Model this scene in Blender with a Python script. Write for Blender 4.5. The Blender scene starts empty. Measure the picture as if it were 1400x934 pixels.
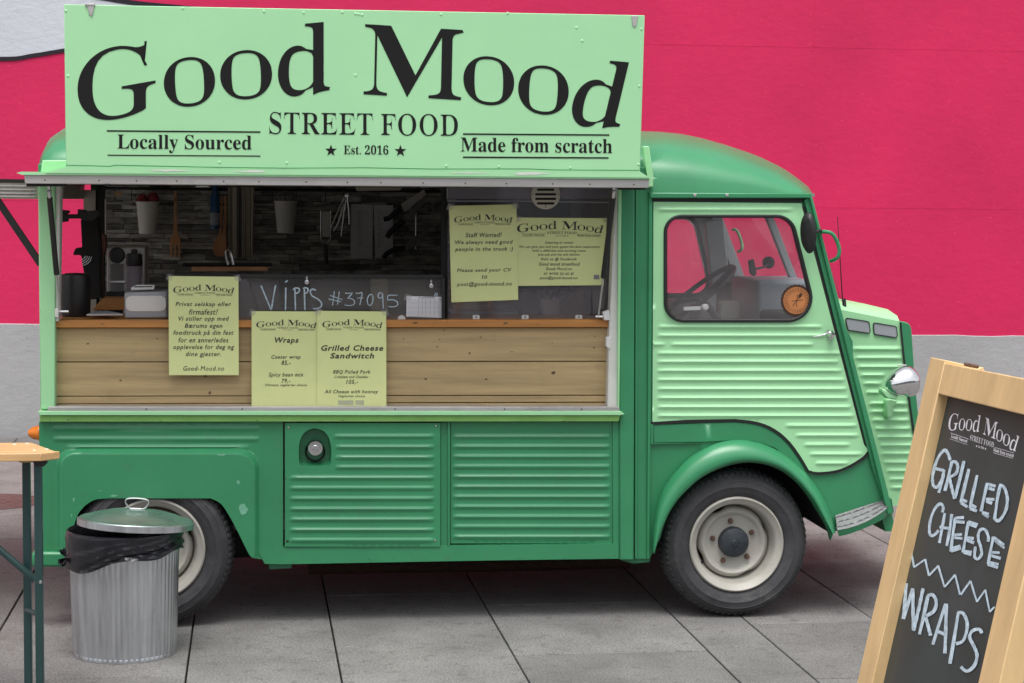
import bpy, bmesh, math, random
from mathutils import Vector, Matrix
from mathutils.geometry import delaunay_2d_cdt
R = math.radians
random.seed(7)
sc = bpy.context.scene
C = sc.collection
# ------------------------------------------------------------------ camera
F = 2600.8
YAW, PITCH, ROLL = -0.122446, -0.073637, -0.0091274
CAM = Vector((0.51595, -7.99155, 1.79608))
def _rot():
    cy, sy = math.cos(YAW), math.sin(YAW); cp, sp = math.cos(PITCH), math.sin(PITCH); cr, sr = math.cos(ROLL), math.sin(ROLL)
    return Matrix(((cy, -sy, 0), (sy, cy, 0), (0, 0, 1))) @ Matrix(((1, 0, 0), (0, cp, -sp), (0, sp, cp))) @ Matrix(((cr, 0, sr), (0, 1, 0), (-sr, 0, cr)))
ROT = _rot()
cd = bpy.data.cameras.new('camera'); cam = bpy.data.objects.new('camera', cd); C.objects.link(cam); sc.camera = cam
cd.sensor_width = 36; cd.lens = F / 1400 * 36; cd.clip_end = 2000; cd.clip_start = .05
cam.matrix_world = Matrix.Translation(CAM) @ (ROT @ Matrix(((1, 0, 0), (0, 0, -1), (0, 1, 0)))).to_4x4()
# ------------------------------------------------------------------ world, sun, exposure
w = bpy.data.worlds.new('World'); sc.world = w; w.use_nodes = True
nt = w.node_tree; bg = nt.nodes['Background']
sky = nt.nodes.new('ShaderNodeTexSky'); sky.sky_type = 'NISHITA'; sky.sun_disc = False
SUN_EL, SUN_AZ = R(72), R(190)
sky.sun_elevation = SUN_EL; sky.sun_rotation = SUN_AZ; sky.air_density = 1.0; sky.dust_density = 4.0; sky.ozone_density = 1.0
hs = nt.nodes.new('ShaderNodeHueSaturation'); hs.inputs['Saturation'].default_value = 0.22
nt.links.new(sky.outputs[0], hs.inputs['Color']); nt.links.new(hs.outputs[0], bg.inputs[0]); bg.inputs[1].default_value = 0.15
sd = bpy.data.lights.new('sun', 'SUN'); sd.energy = 1.3; sd.angle = R(35); sd.color = (1, .97, .93)
so = bpy.data.objects.new('sun', sd); C.objects.link(so)
so.rotation_euler = (math.pi / 2 - SUN_EL, 0, math.pi - SUN_AZ)
so.location = (0, -6, 8)
sc.view_settings.view_transform = 'Standard'; sc.view_settings.look = 'None'; sc.view_settings.gamma = 1
sc.view_settings.exposure = 0.57
sc.cycles.max_bounces = 8; sc.cycles.transparent_max_bounces = 16; sc.cycles.caustics_reflective = False; sc.cycles.caustics_refractive = False
try: sc.cycles.use_denoising = True
except Exception: pass
# ------------------------------------------------------------------ picture ray -> world point at a given depth
def ray(u, v): return ROT @ Vector(((u - 700) / F, 1, -(v - 467) / F))
def at(u, v, Y):
    d = ray(u, v); return CAM + d * ((Y - CAM.y) / d.y)
def atZ(u, v, Z=0):
    d = ray(u, v); return CAM + d * ((Z - CAM.z) / d.z)
def atX(u, v, X):
    d = ray(u, v); return CAM + d * ((X - CAM.x) / d.x)
def at_plane(u, v, o, n):
    d = ray(u, v); return CAM + d * ((o - CAM).dot(n) / d.dot(n))
# ------------------------------------------------------------------ materials
M = {}
def mat(name, col, rough=.5, metal=0, var=.08, vscale=6, bump=0, bscale=60, spec=.5, coat=0, streak=None, obj_var=0, grime=0, gscale=3, gcol=None, alpha=None):
    m = bpy.data.materials.new(name); m.use_nodes = True; M[name] = m
    n = m.node_tree; b = n.nodes['Principled BSDF']; L = n.links.new
    b.inputs['Roughness'].default_value = rough; b.inputs['Metallic'].default_value = metal
    b.inputs['Specular IOR Level'].default_value = spec
    if coat: b.inputs['Coat Weight'].default_value = coat; b.inputs['Coat Roughness'].default_value = .12
    tc = n.nodes.new('ShaderNodeTexCoord'); mp = n.nodes.new('ShaderNodeMapping'); L(tc.outputs['Object'], mp.inputs[0])
    if streak: mp.inputs['Scale'].default_value = streak
    nz = n.nodes.new('ShaderNodeTexNoise'); nz.inputs['Scale'].default_value = vscale; nz.inputs['Detail'].default_value = 6; nz.inputs['Roughness'].default_value = .6
    L(mp.outputs[0], nz.inputs['Vector'])
    mr = n.nodes.new('ShaderNodeMapRange'); mr.inputs['From Min'].default_value = .3; mr.inputs['From Max'].default_value = .7
    mr.inputs['To Min'].default_value = 1 - var; mr.inputs['To Max'].default_value = 1 + var; L(nz.outputs['Fac'], mr.inputs['Value'])
    mx = n.nodes.new('ShaderNodeVectorMath'); mx.operation = 'SCALE'; mx.inputs[0].default_value = col[:3]
    L(mr.outputs[0], mx.inputs['Scale']); out = mx.outputs[0]
    if obj_var:
        oi = n.nodes.new('ShaderNodeObjectInfo'); m2 = n.nodes.new('ShaderNodeMapRange'); m2.inputs['To Min'].default_value = 1 - obj_var; m2.inputs['To Max'].default_value = 1 + obj_var
        L(oi.outputs['Random'], m2.inputs['Value']); x2 = n.nodes.new('ShaderNodeVectorMath'); x2.operation = 'SCALE'; L(out, x2.inputs[0]); L(m2.outputs[0], x2.inputs['Scale']); out = x2.outputs[0]
    if grime:
        n2 = n.nodes.new('ShaderNodeTexNoise'); n2.inputs['Scale'].default_value = gscale; n2.inputs['Detail'].default_value = 9; n2.inputs['Roughness'].default_value = .7; L(tc.outputs['Object'], n2.inputs['Vector'])
        r2 = n.nodes.new('ShaderNodeMapRange'); r2.inputs['From Min'].default_value = .56; r2.inputs['From Max'].default_value = .72; r2.inputs['To Max'].default_value = grime; L(n2.outputs['Fac'], r2.inputs['Value'])
        mc = n.nodes.new('ShaderNodeMix'); mc.data_type = 'RGBA'; L(r2.outputs[0], mc.inputs['Factor']); L(out, mc.inputs['A']); mc.inputs['B'].default_value = (*(gcol or (.12, .11, .1)), 1); out = mc.outputs['Result']
    L(out, b.inputs['Base Color'])
    rr = n.nodes.new('ShaderNodeMapRange'); rr.inputs['To Min'].default_value = max(.02, rough - .1); rr.inputs['To Max'].default_value = min(1, rough + .1); L(nz.outputs['Fac'], rr.inputs['Value']); L(rr.outputs[0], b.inputs['Roughness'])
    if bump:
        nb = n.nodes.new('ShaderNodeTexNoise'); nb.inputs['Scale'].default_value = bscale; nb.inputs['Detail'].default_value = 5; L(mp.outputs[0], nb.inputs['Vector'])
        bp = n.nodes.new('ShaderNodeBump'); bp.inputs['Strength'].default_value = bump; bp.inputs['Distance'].default_value = .01; L(nb.outputs['Fac'], bp.inputs['Height']); L(bp.outputs[0], b.inputs['Normal'])
    return m
GREEN = (.037, .252, .110); LIGHT = (.37, .73, .39)
mat('dark_green', GREEN, .36, bump=.05, bscale=5, var=.09, vscale=3, coat=.25, grime=.5, gscale=11, gcol=(.062, .20, .115))
mat('deep_green', (.02, .16, .07), .4, bump=.05, bscale=5, var=.12, vscale=4, coat=.2)
mat('light_green', LIGHT, .42, var=.05, vscale=3, bump=.05, bscale=6, coat=.15, grime=.18, gscale=4, gcol=(.28, .55, .33))
mat('sign_green', (.38, .73, .40), .45, var=.03, vscale=2, bump=.03, bscale=5, grime=.12, gscale=3, gcol=(.33, .58, .37))
mat('yellow_green', (.24, .50, .13), .45, var=.12, vscale=10)
mat('scuff', (.16, .42, .28), .7, var=.3, vscale=30)
mat('lettering', (.011, .011, .011), .7, var=.05, spec=.2)
mat('black_rubber', (.012, .012, .013), .55, var=.2)
mat('black_plastic', (.014, .014, .015), .4, var=.15)
mat('black_matt', (.012, .012, .012), .85, var=.2)
mat('dark_void', (.010, .010, .010), .9, var=.1)
mat('tyre', (.046, .046, .050), .72, var=.3, vscale=14, bump=.2, bscale=80, grime=.8, gscale=5, gcol=(.13, .122, .118))
mat('rim', (.43, .415, .37), .45, var=.08, vscale=10, grime=.3, gscale=9, gcol=(.30, .25, .2))
mat('chip', (.10, .14, .11), .8, var=.7, vscale=80)
mat('rust', (.12, .07, .05), .8, var=.3, vscale=60)
mat('step_dark', (.16, .17, .17), .5, .6, var=.2, vscale=30)
mat('step_metal', (.34, .34, .36), .4, .8, var=.15, vscale=30)
mat('hub', (.025, .032, .04), .45, var=.3, vscale=40, bump=.2, bscale=90)
mat('aluminium', (.50, .48, .47), .42, .55, var=.12, vscale=6, streak=(.3, 1, 6), bump=.05, bscale=90, grime=.4, gscale=6, gcol=(.3, .26, .25))
mat('steel', (.62, .62, .63), .25, 1, var=.08)
mat('chrome', (.75, .75, .76), .06, 1, var=.03)
mat('zinc', (.60, .62, .65), .30, .9, var=.22, vscale=5, streak=(6, 6, .4), bump=.08, bscale=40, grime=.35, gscale=5, gcol=(.42, .43, .44))
mat('zinc_lid', (.33, .44, .41), .30, .85, var=.2, vscale=7, bump=.15, bscale=18)
mat('bag', (.012, .012, .016), .24, var=.2, bump=.5, bscale=16)
mat('plank', (.45, .33, .165), .6, var=.22, vscale=4, streak=(.5, 1, 9), bump=.1, bscale=30, obj_var=.05, grime=.5, gscale=5, gcol=(.30, .24, .12))
mat('knot', (.14, .085, .04), .6, var=.2)
mat('counter_wood', (.50, .215, .055), .45, var=.2, vscale=5, streak=(.6, 1, 8), bump=.05)
mat('table_wood', (.66, .40, .18), .45, var=.18, vscale=5, streak=(.7, 6, 6), coat=.2)
mat('table_edge', (.66, .46, .22), .5, var=.15, vscale=5, streak=(.7, 6, 6))
mat('frame_wood', (.72, .50, .25), .5, var=.13, vscale=4, streak=(5, 5, .8), bump=.04, grime=.3, gscale=6, gcol=(.60, .36, .15))
mat('table_steel', (.016, .05, .05), .38, var=.1, coat=.2)
mat('chalkboard', (.036, .050, .050), .5, var=.2, vscale=5, grime=.55, gscale=3, gcol=(.080, .085, .10))
mat('chalk', (.52, .64, .72), .85, var=.3, vscale=90, grime=.75, gscale=55, gcol=(.20, .26, .30))
mat('chalk_glow', (.035, .045, .14), .6)
mat('white_print', (.88, .88, .92), .6, var=.03)
mat('white_paint', (.70, .70, .66), .5, var=.08, vscale=8, grime=.3, gscale=8, gcol=(.4, .38, .34))
mat('white_plastic', (.72, .72, .70), .35, var=.03)
mat('grey_plastic', (.34, .35, .38), .35, var=.06)
mat('cream', (.55, .52, .43), .45, var=.05)
mat('poster', (.74, .80, .36), .42, var=.035, vscale=7, coat=.25, bump=.05, bscale=14)
mat('paper', (.80, .79, .82), .6, var=.03)
mat('ink', (.03, .03, .03), .6, var=.05)
mat('slate', (.29, .29, .27), .75, var=.6, vscale=18, streak=(.6, 1, 3), bump=.5, bscale=40)
mat('slate_pale', (.16, .155, .145), .75, var=.4, vscale=18, streak=(.6, 1, 3), bump=.5, bscale=40)
mat('slate_dark', (.028, .029, .029), .8, var=.5, vscale=18, bump=.5, bscale=40)
mat('utensil_wood', (.58, .29, .13), .5, var=.15, vscale=12)
mat('towel', (.46, .42, .33), .9, var=.06, bump=.1, bscale=200)
mat('towel_stripe', (.10, .10, .10), .9)
mat('red_cloth', (.25, .02, .03), .5, var=.3, vscale=20)
mat('blue_plastic', (.02, .09, .22), .25, var=.2)
mat('orange_lens', (.75, .20, .02), .2, var=.05)
mat('purple_grey', (.24, .21, .25), .5, var=.25, vscale=7)
mat('cardboard', (.40, .26, .12), .7, var=.15)
mat('leaf', (.055, .11, .035), .5, var=.3, vscale=20)
mat('leather', (.5, .19, .06), .6, var=.12, vscale=20)
mat('leather_dark', (.05, .018, .008), .6)
mat('interior_grey', (.26, .25, .25), .6, var=.1)
mat('dash', (.30, .33, .37), .5, var=.08)
mat('brown_strap', (.16, .07, .045), .7, var=.15)
mat('manhole', (.11, .060, .055), .7, .2, var=.25, vscale=20)
mat('road_joint', (.035, .033, .03), .95, var=.3, vscale=20)
# painted wall, plaster relief
def wall_mat(name, col, bump=.25, var=.05, stain=None):
    m = mat(name, col, .62, var=var, vscale=.9, spec=.3)
    n = m.node_tree; L = n.links.new; b = n.nodes['Principled BSDF']; tc = [x for x in n.nodes if x.type == 'TEX_COORD'][0]
    mp = n.nodes.new('ShaderNodeMapping'); mp.inputs['Scale'].default_value = (1, 1, 1.6); L(tc.outputs['Object'], mp.inputs[0])
    a = n.nodes.new('ShaderNodeTexNoise'); a.inputs['Scale'].default_value = 9; a.inputs['Detail'].default_value = 10; a.inputs['Roughness'].default_value = .65; a.inputs['Distortion'].default_value = .2; L(mp.outputs[0], a.inputs['Vector'])
    bp = n.nodes.new('ShaderNodeBump'); bp.inputs['Strength'].default_value = bump; bp.inputs['Distance'].default_value = .03; L(a.outputs['Fac'], bp.inputs['Height']); L(bp.outputs[0], b.inputs['Normal'])
    if stain:
        v = n.nodes.new('ShaderNodeTexNoise'); v.inputs['Scale'].default_value = 30; v.inputs['Detail'].default_value = 4; L(mp.outputs[0], v.inputs['Vector'])
        r = n.nodes.new('ShaderNodeMapRange'); r.inputs['From Min'].default_value = .66; r.inputs['From Max'].default_value = .74; r.inputs['To Max'].default_value = .7; L(v.outputs['Fac'], r.inputs['Value'])
        mc = n.nodes.new('ShaderNodeMix'); mc.data_type = 'RGBA'; old = b.inputs['Base Color'].links[0].from_socket
        L(r.outputs[0], mc.inputs['Factor']); L(old, mc.inputs['A']); mc.inputs['B'].default_value = (*stain, 1); L(mc.outputs['Result'], b.inputs['Base Color'])
    return m
wall_mat('pink_wall', (.66, .021, .104), .13, .11, stain=(.78, .06, .14))
wall_mat('white_wall', (.62, .64, .70), .22, .04)
wall_mat('black_wall', (.02, .018, .025), .2)
wall_mat('plinth', (.40, .40, .405), .2, .12, stain=(.16, .16, .17))
def slab_mat():
    m = mat('slab', (.183, .179, .174), .8, var=.22, vscale=2.6, obj_var=.10, spec=.3)
    n = m.node_tree; L = n.links.new; b = n.nodes['Principled BSDF']; tc = [x for x in n.nodes if x.type == 'TEX_COORD'][0]
    geo = n.nodes.new('ShaderNodeNewGeometry')
    fine = n.nodes.new('ShaderNodeTexNoise'); fine.inputs['Scale'].default_value = 120; fine.inputs['Detail'].default_value = 3; L(geo.outputs['Position'], fine.inputs['Vector'])
    sp = n.nodes.new('ShaderNodeTexNoise'); sp.inputs['Scale'].default_value = 16; sp.inputs['Detail'].default_value = 3; sp.inputs['Roughness'].default_value = .5; L(geo.outputs['Position'], sp.inputs['Vector'])
    [L(geo.outputs['Position'], x.inputs['Vector']) for x in n.nodes if x.type == 'TEX_NOISE' and x.inputs['Scale'].default_value < 3]
    r = n.nodes.new('ShaderNodeMapRange'); r.inputs['From Min'].default_value = .58; r.inputs['From Max'].default_value = .68; r.inputs['To Max'].default_value = .5; L(sp.outputs['Fac'], r.inputs['Value'])
    r2 = n.nodes.new('ShaderNodeMapRange'); r2.inputs['From Min'].default_value = .3; r2.inputs['From Max'].default_value = .7; r2.inputs['To Min'].default_value = .58; r2.inputs['To Max'].default_value = 1.42; L(fine.outputs['Fac'], r2.inputs['Value'])
    old = b.inputs['Base Color'].links[0].from_socket
    sc1 = n.nodes.new('ShaderNodeVectorMath'); sc1.operation = 'SCALE'; L(old, sc1.inputs[0]); L(r2.outputs[0], sc1.inputs['Scale'])
    mc = n.nodes.new('ShaderNodeMix'); mc.data_type = 'RGBA'; L(r.outputs[0], mc.inputs['Factor']); L(sc1.outputs[0], mc.inputs['A']); mc.inputs['B'].default_value = (.10, .095, .09, 1); L(mc.outputs['Result'], b.inputs['Base Color'])
    bp = n.nodes.new('ShaderNodeBump'); bp.inputs['Strength'].default_value = .35; bp.inputs['Distance'].default_value = .004; L(fine.outputs['Fac'], bp.inputs['Height']); L(bp.outputs[0], b.inputs['Normal'])
slab_mat()
def glass_mat(name, tint, milk=0.0, milkcol=(.5, .5, .52), refl=1.0):
    m = bpy.data.materials.new(name); m.use_nodes = True; M[name] = m; n = m.node_tree; n.nodes.clear(); L = n.links.new
    o = n.nodes.new('ShaderNodeOutputMaterial'); t = n.nodes.new('ShaderNodeBsdfTransparent'); t.inputs[0].default_value = (*tint, 1)
    g = n.nodes.new('ShaderNodeBsdfGlossy'); g.inputs['Roughness'].default_value = .03
    lw = n.nodes.new('ShaderNodeLayerWeight'); lw.inputs[0].default_value = .5; pw = n.nodes.new('ShaderNodeMath'); pw.operation = 'POWER'; L(lw.outputs['Facing'], pw.inputs[0]); pw.inputs[1].default_value = 4
    mm = n.nodes.new('ShaderNodeMath'); mm.operation = 'MULTIPLY_ADD'; L(pw.outputs[0], mm.inputs[0]); mm.inputs[1].default_value = .8 * refl; mm.inputs[2].default_value = .045 * refl
    x = n.nodes.new('ShaderNodeMixShader'); L(mm.outputs[0], x.inputs[0]); L(g.outputs[0], x.inputs[2])
    if milk:
        d = n.nodes.new('ShaderNodeBsdfDiffuse'); d.inputs[0].default_value = (*milkcol, 1)
        nz = n.nodes.new('ShaderNodeTexNoise'); nz.inputs['Scale'].default_value = 4; nz.inputs['Detail'].default_value = 6
        tc = n.nodes.new('ShaderNodeTexCoord'); L(tc.outputs['Object'], nz.inputs['Vector'])
        rr = n.nodes.new('ShaderNodeMapRange'); rr.inputs['From Min'].default_value = .3; rr.inputs['From Max'].default_value = .75; rr.inputs['To Min'].default_value = milk * .5; rr.inputs['To Max'].default_value = milk * 1.6; L(nz.outputs['Fac'], rr.inputs['Value'])
        y = n.nodes.new('ShaderNodeMixShader'); L(rr.outputs[0], y.inputs[0]); L(t.outputs[0], y.inputs[1]); L(d.outputs[0], y.inputs[2]); L(y.outputs[0], x.inputs[1])
    else: L(t.outputs[0], x.inputs[1])
    L(x.outputs[0], o.inputs[0]); return m
glass_mat('window_glass', (.95, .95, .96), .07, (.75, .70, .72), 2.4)  # streaky pale milk in the glass stands in for reflections
glass_mat('plexi', (.92, .91, .94), .09, (.45, .43, .48), 1.2)
glass_mat('guard_glass', (.8, .8, .8), .07, (.42, .4, .38), 1.3)
glass_mat('tape_film', (.97, .97, .97), .16, (.8, .8, .8), 1.5)
glass_mat('screen_glass', (.93, .95, .94), .03, (.6, .6, .62), .5)
glass_mat('bottle_glass', (.25, .45, .8), .1, (.05, .15, .4), 1)
# ------------------------------------------------------------------ mesh helpers
class MB:
    def __init__(s): s.v = []; s.f = []
    def add(s, vs, fs):
        o = len(s.v); s.v += [tuple(x) for x in vs]; s.f += [tuple(i + o for i in f) for f in fs]; return s
    def box(s, lo, hi):
        x0, y0, z0 = lo; x1, y1, z1 = hi
        return s.add([(x0, y0, z0), (x1, y0, z0), (x1, y1, z0), (x0, y1, z0), (x0, y0, z1), (x1, y0, z1), (x1, y1, z1), (x0, y1, z1)],
                     [(0, 1, 5, 4), (1, 2, 6, 5), (2, 3, 7, 6), (3, 0, 4, 7), (4, 5, 6, 7), (3, 2, 1, 0)])
    def prism(s, pts, vec):   # closed polygon (world points) extruded by vec
        n = len(pts); a = [Vector(p) for p in pts]; b = [p + Vector(vec) for p in a]
        return s.add(a + b, [tuple(range(n)), tuple(range(2 * n - 1, n - 1, -1))] + [((i + 1) % n, i, n + i, n + (i + 1) % n) for i in range(n)])
    def pp(s, px, Y0, Y1):    # polygon seen at picture points on plane Y0, thick to Y1
        return s.prism([at(u, v, Y0) for u, v in px], (0, Y1 - Y0, 0))
    def pbox(s, u0, v0, u1, v1, Y0, Y1): return s.pp([(u0, v0), (u1, v0), (u1, v1), (u0, v1)], Y0, Y1)
    def tube(s, path, r, seg=10, cap=True):
        P = [Vector(p) for p in path]; n = len(P); rs = r if isinstance(r, (list, tuple)) else [r] * n
        vs = []; up = None
        for i, p in enumerate(P):
            t = (P[min(i + 1, n - 1)] - P[max(i - 1, 0)]).normalized()
            if up is None: up = t.orthogonal().normalized()
            up = (up - t * up.dot(t)).normalized(); sd_ = t.cross(up)
            for k in range(seg):
                a = 2 * math.pi * k / seg; vs.append(p + (up * math.cos(a) + sd_ * math.sin(a)) * rs[i])
        fs = [(i * seg + k, i * seg + (k + 1) % seg, (i + 1) * seg + (k + 1) % seg, (i + 1) * seg + k) for i in range(n - 1) for k in range(seg)]
        if cap: fs += [tuple(range(seg - 1, -1, -1)), tuple((n - 1) * seg + k for k in range(seg))]
        return s.add(vs, fs)
    def bar(s, a, b, wd, th, n=(0, -1, 0)):  # rectangular bar from a to b, width wd across, thickness th along n
        a = Vector(a); b = Vector(b); t = (b - a).normalized(); n = Vector(n); n = (n - t * n.dot(t)).normalized(); x = t.cross(n)
        o = [x * wd / 2 + n * th / 2, -x * wd / 2 + n * th / 2, -x * wd / 2 - n * th / 2, x * wd / 2 - n * th / 2]
        return s.add([a + q for q in o] + [b + q for q in o], [(0, 1, 5, 4), (1, 2, 6, 5), (2, 3, 7, 6), (3, 0, 4, 7), (4, 5, 6, 7), (3, 2, 1, 0)])
    def lathe(s, prof, c=(0, 0, 0), axis='z', seg=32, rf=None):  # prof: (radius, height)
        vs = []; c = Vector(c)
        for r, h in prof:
            for k in range(seg):
                a = 2 * math.pi * k / seg; q = r * (rf(a, h) if rf else 1)
                x, y = q * math.cos(a), q * math.sin(a)
                vs.append(c + (Vector((x, y, h)) if axis == 'z' else Vector((x, h, y)) if axis == 'y' else Vector((h, x, y))))
        n = len(prof)
        return s.add(vs, [(i * seg + k, i * seg + (k + 1) % seg, (i + 1) * seg + (k + 1) % seg, (i + 1) * seg + k) for i in range(n - 1) for k in range(seg)])
    def build(s, name, m, parent=None, bevel=0, smooth=True, ang=35, thing=None, seg=2):
        me = bpy.data.meshes.new(name); me.from_pydata(s.v, [], s.f)
        bm = bmesh.new(); bm.from_mesh(me); bmesh.ops.remove_doubles(bm, verts=bm.verts, dist=1e-6); bmesh.ops.recalc_face_normals(bm, faces=bm.faces)
        for f in bm.faces: f.smooth = smooth
        for e in bm.edges:
            if len(e.link_faces) == 2: e.smooth = e.calc_face_angle(0) < R(ang)
        bm.to_mesh(me); bm.free()
        me.materials.append(M[m] if isinstance(m, str) else m)
        o = bpy.data.objects.new(name, me); C.objects.link(o)
        if bevel:
            b = o.modifiers.new('bevel', 'BEVEL'); b.width = bevel; b.segments = seg; b.limit_method = 'ANGLE'; b.angle_limit = R(40); b.harden_normals = False
        if parent: setpar(o, parent)
        return o
def world_loc(p):
    v = Vector((0, 0, 0))
    while p: v += p.location if p.type == 'EMPTY' else Vector((0, 0, 0)); p = p.parent
    return v
def setpar(o, parent):
    o.parent = parent; L = world_loc(parent)
    if parent.type == 'EMPTY' : o.matrix_parent_inverse = Matrix.Translation(-L)
def thing(name, label, cat, loc, group=None):
    o = bpy.data.objects.new(name, None); C.objects.link(o); o.location = loc; o.empty_display_size = .1
    return tag(o, label, cat, group)
def tag(o, label, cat, group=None):
    o['label'] = label; o['category'] = cat
    if group: o['group'] = group
    return o
def inpoly(x, y, P):
    c = False; j = len(P) - 1
    for i in range(len(P)):
        xi, yi = P[i]; xj, yj = P[j]
        if (yi > y) != (yj > y) and x < (xj - xi) * (y - yi) / (yj - yi) + xi: c = not c
        j = i
    return c
def resample(P, d):
    o = []
    for i in range(len(P)):
        a = P[i]; b = P[(i + 1) % len(P)]; L = math.hypot(b[0] - a[0], b[1] - a[1]); n = max(1, int(L / d))
        for k in range(n): o.append((a[0] + (b[0] - a[0]) * k / n, a[1] + (b[1] - a[1]) * k / n))
    return o
def rpoly(cs, n=6):  # corners (x, y, r) -> rounded polygon
    o = []; N = len(cs)
    for i, (x, y, r) in enumerate(cs):
        p = Vector((x, y)); a = Vector(cs[i - 1][:2]); b = Vector(cs[(i + 1) % N][:2])
        if r == 0: o.append((x, y)); continue
        ta = (a - p).normalized(); tb = (b - p).normalized(); half = math.acos(max(-1, min(1, ta.dot(tb)))) / 2
        d = r / math.tan(half); A = p + ta * d; B = p + tb * d; c = p + (ta + tb).normalized() * (r / math.sin(half))
        a0 = math.atan2(A.y - c.y, A.x - c.x); a1 = math.atan2(B.y - c.y, B.x - c.x)
        while a1 - a0 > math.pi: a1 -= 2 * math.pi
        while a1 - a0 < -math.pi: a1 += 2 * math.pi
        for k in range(n + 1): t = a0 + (a1 - a0) * k / n; o.append((c.x + r * math.cos(t), c.y + r * math.sin(t)))
    return o
def smooth_path(P, n=6, closed=False):  # Catmull-Rom
    o = []; N = len(P); rng = range(N if closed else N - 1)
    for i in rng:
        p0 = P[i - 1] if (i > 0 or closed) else P[0]; p1 = P[i]; p2 = P[(i + 1) % N]; p3 = P[(i + 2) % N] if (closed or i + 2 < N) else P[-1]
        for k in range(n):
            t = k / n; o.append(tuple(.5 * (2 * b + (c - a) * t + (2 * a - 5 * b + 4 * c - d) * t * t + (3 * b - a - 3 * c + d) * t ** 3) for a, b, c, d in zip(p0, p1, p2, p3)))
    if not closed: o.append(tuple(P[-1]))
    return o
def triangulate(outline, holes=(), inner=()):
    vs = []; ed = []
    for P in [outline] + list(holes):
        o = len(vs); vs += [Vector(p) for p in P]; ed += [(o + i, o + (i + 1) % len(P)) for i in range(len(P))]
    nb = len(vs); vs += [Vector(p) for p in inner]
    r = delaunay_2d_cdt(vs, ed, [], 0, 1e-4)
    V = [(p.x, p.y) for p in r[0]]; Fc = []
    for f in r[2]:
        cx = sum(V[i][0] for i in f) / len(f); cy = sum(V[i][1] for i in f) / len(f)
        if inpoly(cx, cy, outline) and not any(inpoly(cx, cy, h) for h in holes): Fc.append(f)
    return V, Fc
def sheet(outline, Y, holes=(), h=None, rows=None, cols=None, thick=.012, mapf=None):
    """pressed sheet metal: outline in picture points laid on plane Y, raised by h(u, v) metres towards the viewer, with returned edges"""
    outline = resample(outline, 6); holes = [resample(q, 4) for q in holes]
    inner = []
    if rows:
        for v in rows:
            for u in cols:
                if inpoly(u, v, outline) and not any(inpoly(u, v, q) for q in holes):
                    if min(min((u - p[0]) ** 2 + (v - p[1]) ** 2 for p in q) for q in [outline] + holes) > 1.1: inner.append((u, v))
    V, Fc = triangulate(outline, holes, inner)
    mp = mapf or (lambda u, v, d: at(u, v, Y - d))
    P = [mp(u, v, h(u, v) if h else 0) for u, v in V]
    mb = MB(); mb.add(P, Fc)
    cnt = {}
    for f in Fc:
        for i in range(len(f)):
            a, b = f[i], f[(i + 1) % len(f)]; k = (min(a, b), max(a, b)); cnt[k] = (cnt.get(k, (0,))[0] + 1, a, b)
    back = {}; n0 = len(mb.v)
    for k, (c, a, b) in cnt.items():
        if c == 1:
            for q in (a, b):
                if q not in back: back[q] = len(mb.v); mb.v.append(tuple(Vector(P[q]) + Vector((0, thick, 0))))
            mb.f.append((b, a, back[a], back[b]))
    return mb
def frange(a, b, s):
    o = []; x = a
    while x <= b + 1e-6: o.append(x); x += s
    return o
def ribs_h(ribs, amp=.008, hw=4.6, end=9, slope=0):
    def h(u, v):
        t = 0
        for (vc, u0, u1) in ribs:
            d = abs(v - (vc + slope * (u - u0))) / hw
            if d < 1 and u0 < u < u1:
                e = min(1, (u - u0) / end, (u1 - u) / end); e = math.sqrt(max(0, 1 - (1 - e) ** 2))
                t = max(t, amp * e * (math.cos(d * math.pi) * .5 + .5))
        return t
    return h
def ring(outer, inner, Y0, Y1):   # frame between two outlines with the same number of points
    mb = MB(); n = len(outer)
    a = [at(u, v, Y0) for u, v in outer]; b = [at(u, v, Y0) for u, v in inner]; d = Vector((0, Y1 - Y0, 0))
    vs = a + b + [p + d for p in a] + [p + d for p in b]; fs = []
    for i in range(n):
        j = (i + 1) % n; fs += [(i, j, n + j, n + i), (2 * n + j, 2 * n + i, 3 * n + i, 3 * n + j), (j, i, 2 * n + i, 2 * n + j), (n + i, n + j, 3 * n + j, 3 * n + i)]
    return mb.add(vs, fs)
def offset_poly(P, d):
    o = []; n = len(P); area = sum(P[i][0] * P[(i + 1) % n][1] - P[(i + 1) % n][0] * P[i][1] for i in range(n)); s = 1 if area > 0 else -1
    for i in range(n):
        a = Vector(P[i - 1]); b = Vector(P[i]); c = Vector(P[(i + 1) % n]); t = (c - a).normalized(); nn = Vector((t.y, -t.x)) * s
        o.append((b.x + nn.x * d, b.y + nn.y * d))
    return o
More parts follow.
